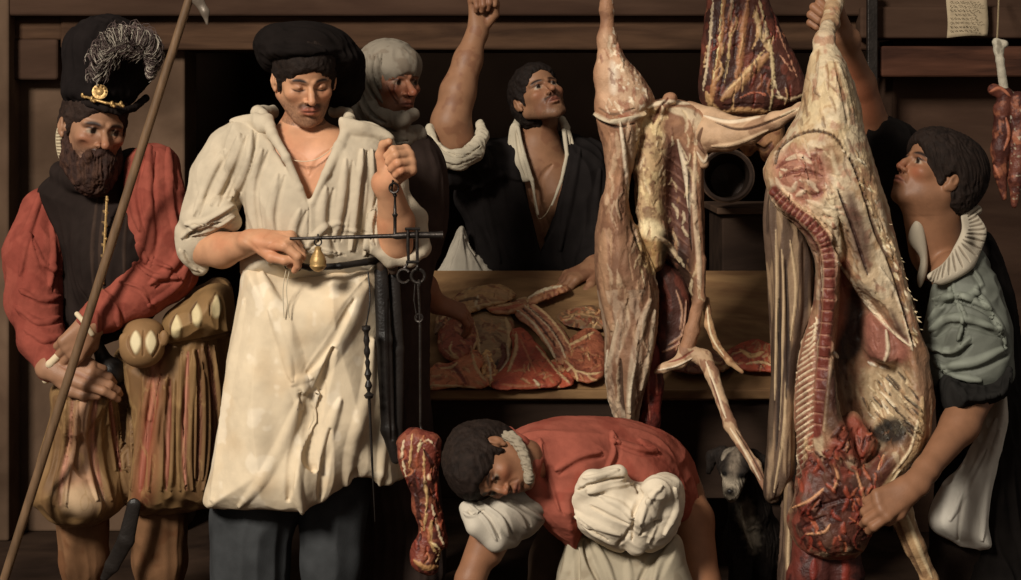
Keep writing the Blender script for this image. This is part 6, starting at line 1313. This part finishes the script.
cut('red_trimming', 'small bright red trimming beside the steak at the front edge', [(550, 362), (562, 358), (574, 370), (573, 385), (560, 389), (546, 386), (544, 374)], .03, (150, 70, 50), [([(550, 366), (560, 374), (570, 384)], 1.6, .004, Y1)], (110, 48, 38), off=.03, seed=16)
cut('yellow_fat_strip', 'narrow strip of yellow fat between the slab and the fatty chop', [(484, 350), (491, 352), (496, 366), (498, 380), (490, 388), (482, 376), (481, 362)], .025, (176, 136, 92), [([(487, 354), (490, 368), (491, 382)], 1.6, .004, CREAM)], (128, 80, 56), off=.045, seed=17)
# ============ dog
def dog():
    r = thing('dog', 'dark dog with white muzzle sitting in shadow beside the counter', 'dog', P(744, 648, .32))
    h = Head(737, 470, .18, 50, (-.28, -.9, -.25), (0, -.2, 1)); H = h.H
    S = Sculpt()
    def C(a, b, ra, rb, k=.03): S.wcone(h.L(*a), h.L(*b), ra*H, rb*H, k*H)
    S.ell(h.L(0, 0, .12), np.array((.40, .42, .34))*H, h.R, .01); C((0, -.25, -.02), (0, -.62, -.22), .24, .165, .12); C((0, -.3, -.22), (0, -.56, -.36), .12, .09, .05); S.ell(h.L(0, -.76, -.15), np.array((.085, .06, .06))*H, h.R, .01)
    for s in (-1, 1):
        C((s*.30, .05, .32), (s*.50, .02, .22), .13, .13); C((s*.50, .02, .22), (s*.56, -.05, -.08), .12, .05); S.ell(h.L(s*.17, -.36, .14), np.array((.10, .07, .05))*H, h.R, .01)
        S.ell(h.L(s*.17, -.40, .08), np.array((.055, .05, .05))*H, h.R, .005)
    S.chain([(742, 480, .24, 15), (750, 510, .28, 19), (754, 545, .34, 27)], .03); S.chain([(754, 540, .34, 28), (764, 590, .44, 32), (770, 620, .50, 30)], .04)
    for x, y in ((742, .22), (762, .26)): S.chain([(x+2, 545, y+.06, 11), (x, 590, y, 7.5), (x, 630, y, 6), (x, 640, y-.01, 6.5), (x-2, 644, y-.05, 6)], .02)
    for x in (748, 792): S.chain([(x+4, 600, .48, 20), (x, 622, .38, 13), (x, 640, .44, 9), (x-2, 642, .30, 7)], .02)
    S.chain([(778, 635, .62, 8), (800, 640, .70, 6), (815, 642, .66, 4)], .01)
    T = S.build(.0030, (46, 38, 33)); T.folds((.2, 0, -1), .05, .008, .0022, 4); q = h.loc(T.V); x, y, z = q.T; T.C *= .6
    T.mix(np.clip(1.6*np.exp(-((x+.12)/.30)**4-((z+.24)/.26)**4)*(y < -.3), 0, 1)*.9, (172, 158, 138)); T.mix(np.clip(2*np.exp(-((x+.0)/.09)**2-((z-.30)/.2)**2)*(y < .1), 0, 1)*.5, (150, 134, 116)); T.mix(np.exp(-((x)/.10)**4-((z+.15)/.07)**4-((y+.78)/.09)**4), (24, 20, 19))
    T.stroke([(722, 460), (726, 452), (734, 448)], 3, .002, (142, 130, 114), .8); T.stroke([(738, 452), (740, 462)], 2.2, .002, (120, 108, 94), .6)
    for s in (-1, 1): T.mix(np.clip(2*np.exp(-(((x-s*.17)/.05)**2+((z-.08)/.045)**2)), 0, 1)*(y < -.36), (16, 12, 11))
    T.area([(742, 502), (748, 500), (756, 520), (758, 545), (752, 552), (744, 535), (738, 518)], (128, 116, 100), .75, 4, rag=3); T.stroke([(741, 506), (744, 525), (752, 548)], 2, .003, (164, 150, 130), .8)
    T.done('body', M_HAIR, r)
    S = Sculpt(); S.ell(h.L(0, -.79, -.14), np.array((.07, .045, .05))*H, h.R, .002); S.build(.002, (18, 15, 15)).done('nose', M_LEATHER, r)
YO = .03
dog()
YO = .0
# ---- camera and light
cd = bpy.data.cameras.new('camera'); co = bpy.data.objects.new('camera', cd); COL.objects.link(co)
co.location = (0, -5, 1.5); co.rotation_euler = (math.radians(90), 0, 0)
cd.sensor_fit = 'HORIZONTAL'; cd.sensor_width = 36; cd.lens = FPX/1021*36; cd.shift_y = -180/1021; cd.clip_start = .05
sc.camera = co
def area(name, loc, to, size, power, col):
    l = bpy.data.lights.new(name, 'AREA'); l.shape = 'RECTANGLE'; l.size, l.size_y = size; l.energy = power; l.color = col
    o = bpy.data.objects.new(name, l); COL.objects.link(o); o.location = loc
    o.rotation_euler = (Vector(to)-Vector(loc)).to_track_quat('-Z', 'Y').to_euler(); return o
area('window_light', (-4.5, -7.8, 6.1), (.1, .3, .9), (1.9, 1.9), 1290, (1, .93, .82))
w = bpy.data.worlds.new('world'); sc.world = w; w.use_nodes = True
w.node_tree.nodes['Background'].inputs[0].default_value = (1, .9, .8, 1); w.node_tree.nodes['Background'].inputs[1].default_value = .17
vs = sc.view_settings; vs.view_transform = 'Standard'; vs.look = 'None'; vs.exposure = 0; vs.gamma = 1; vs.use_curve_mapping = False
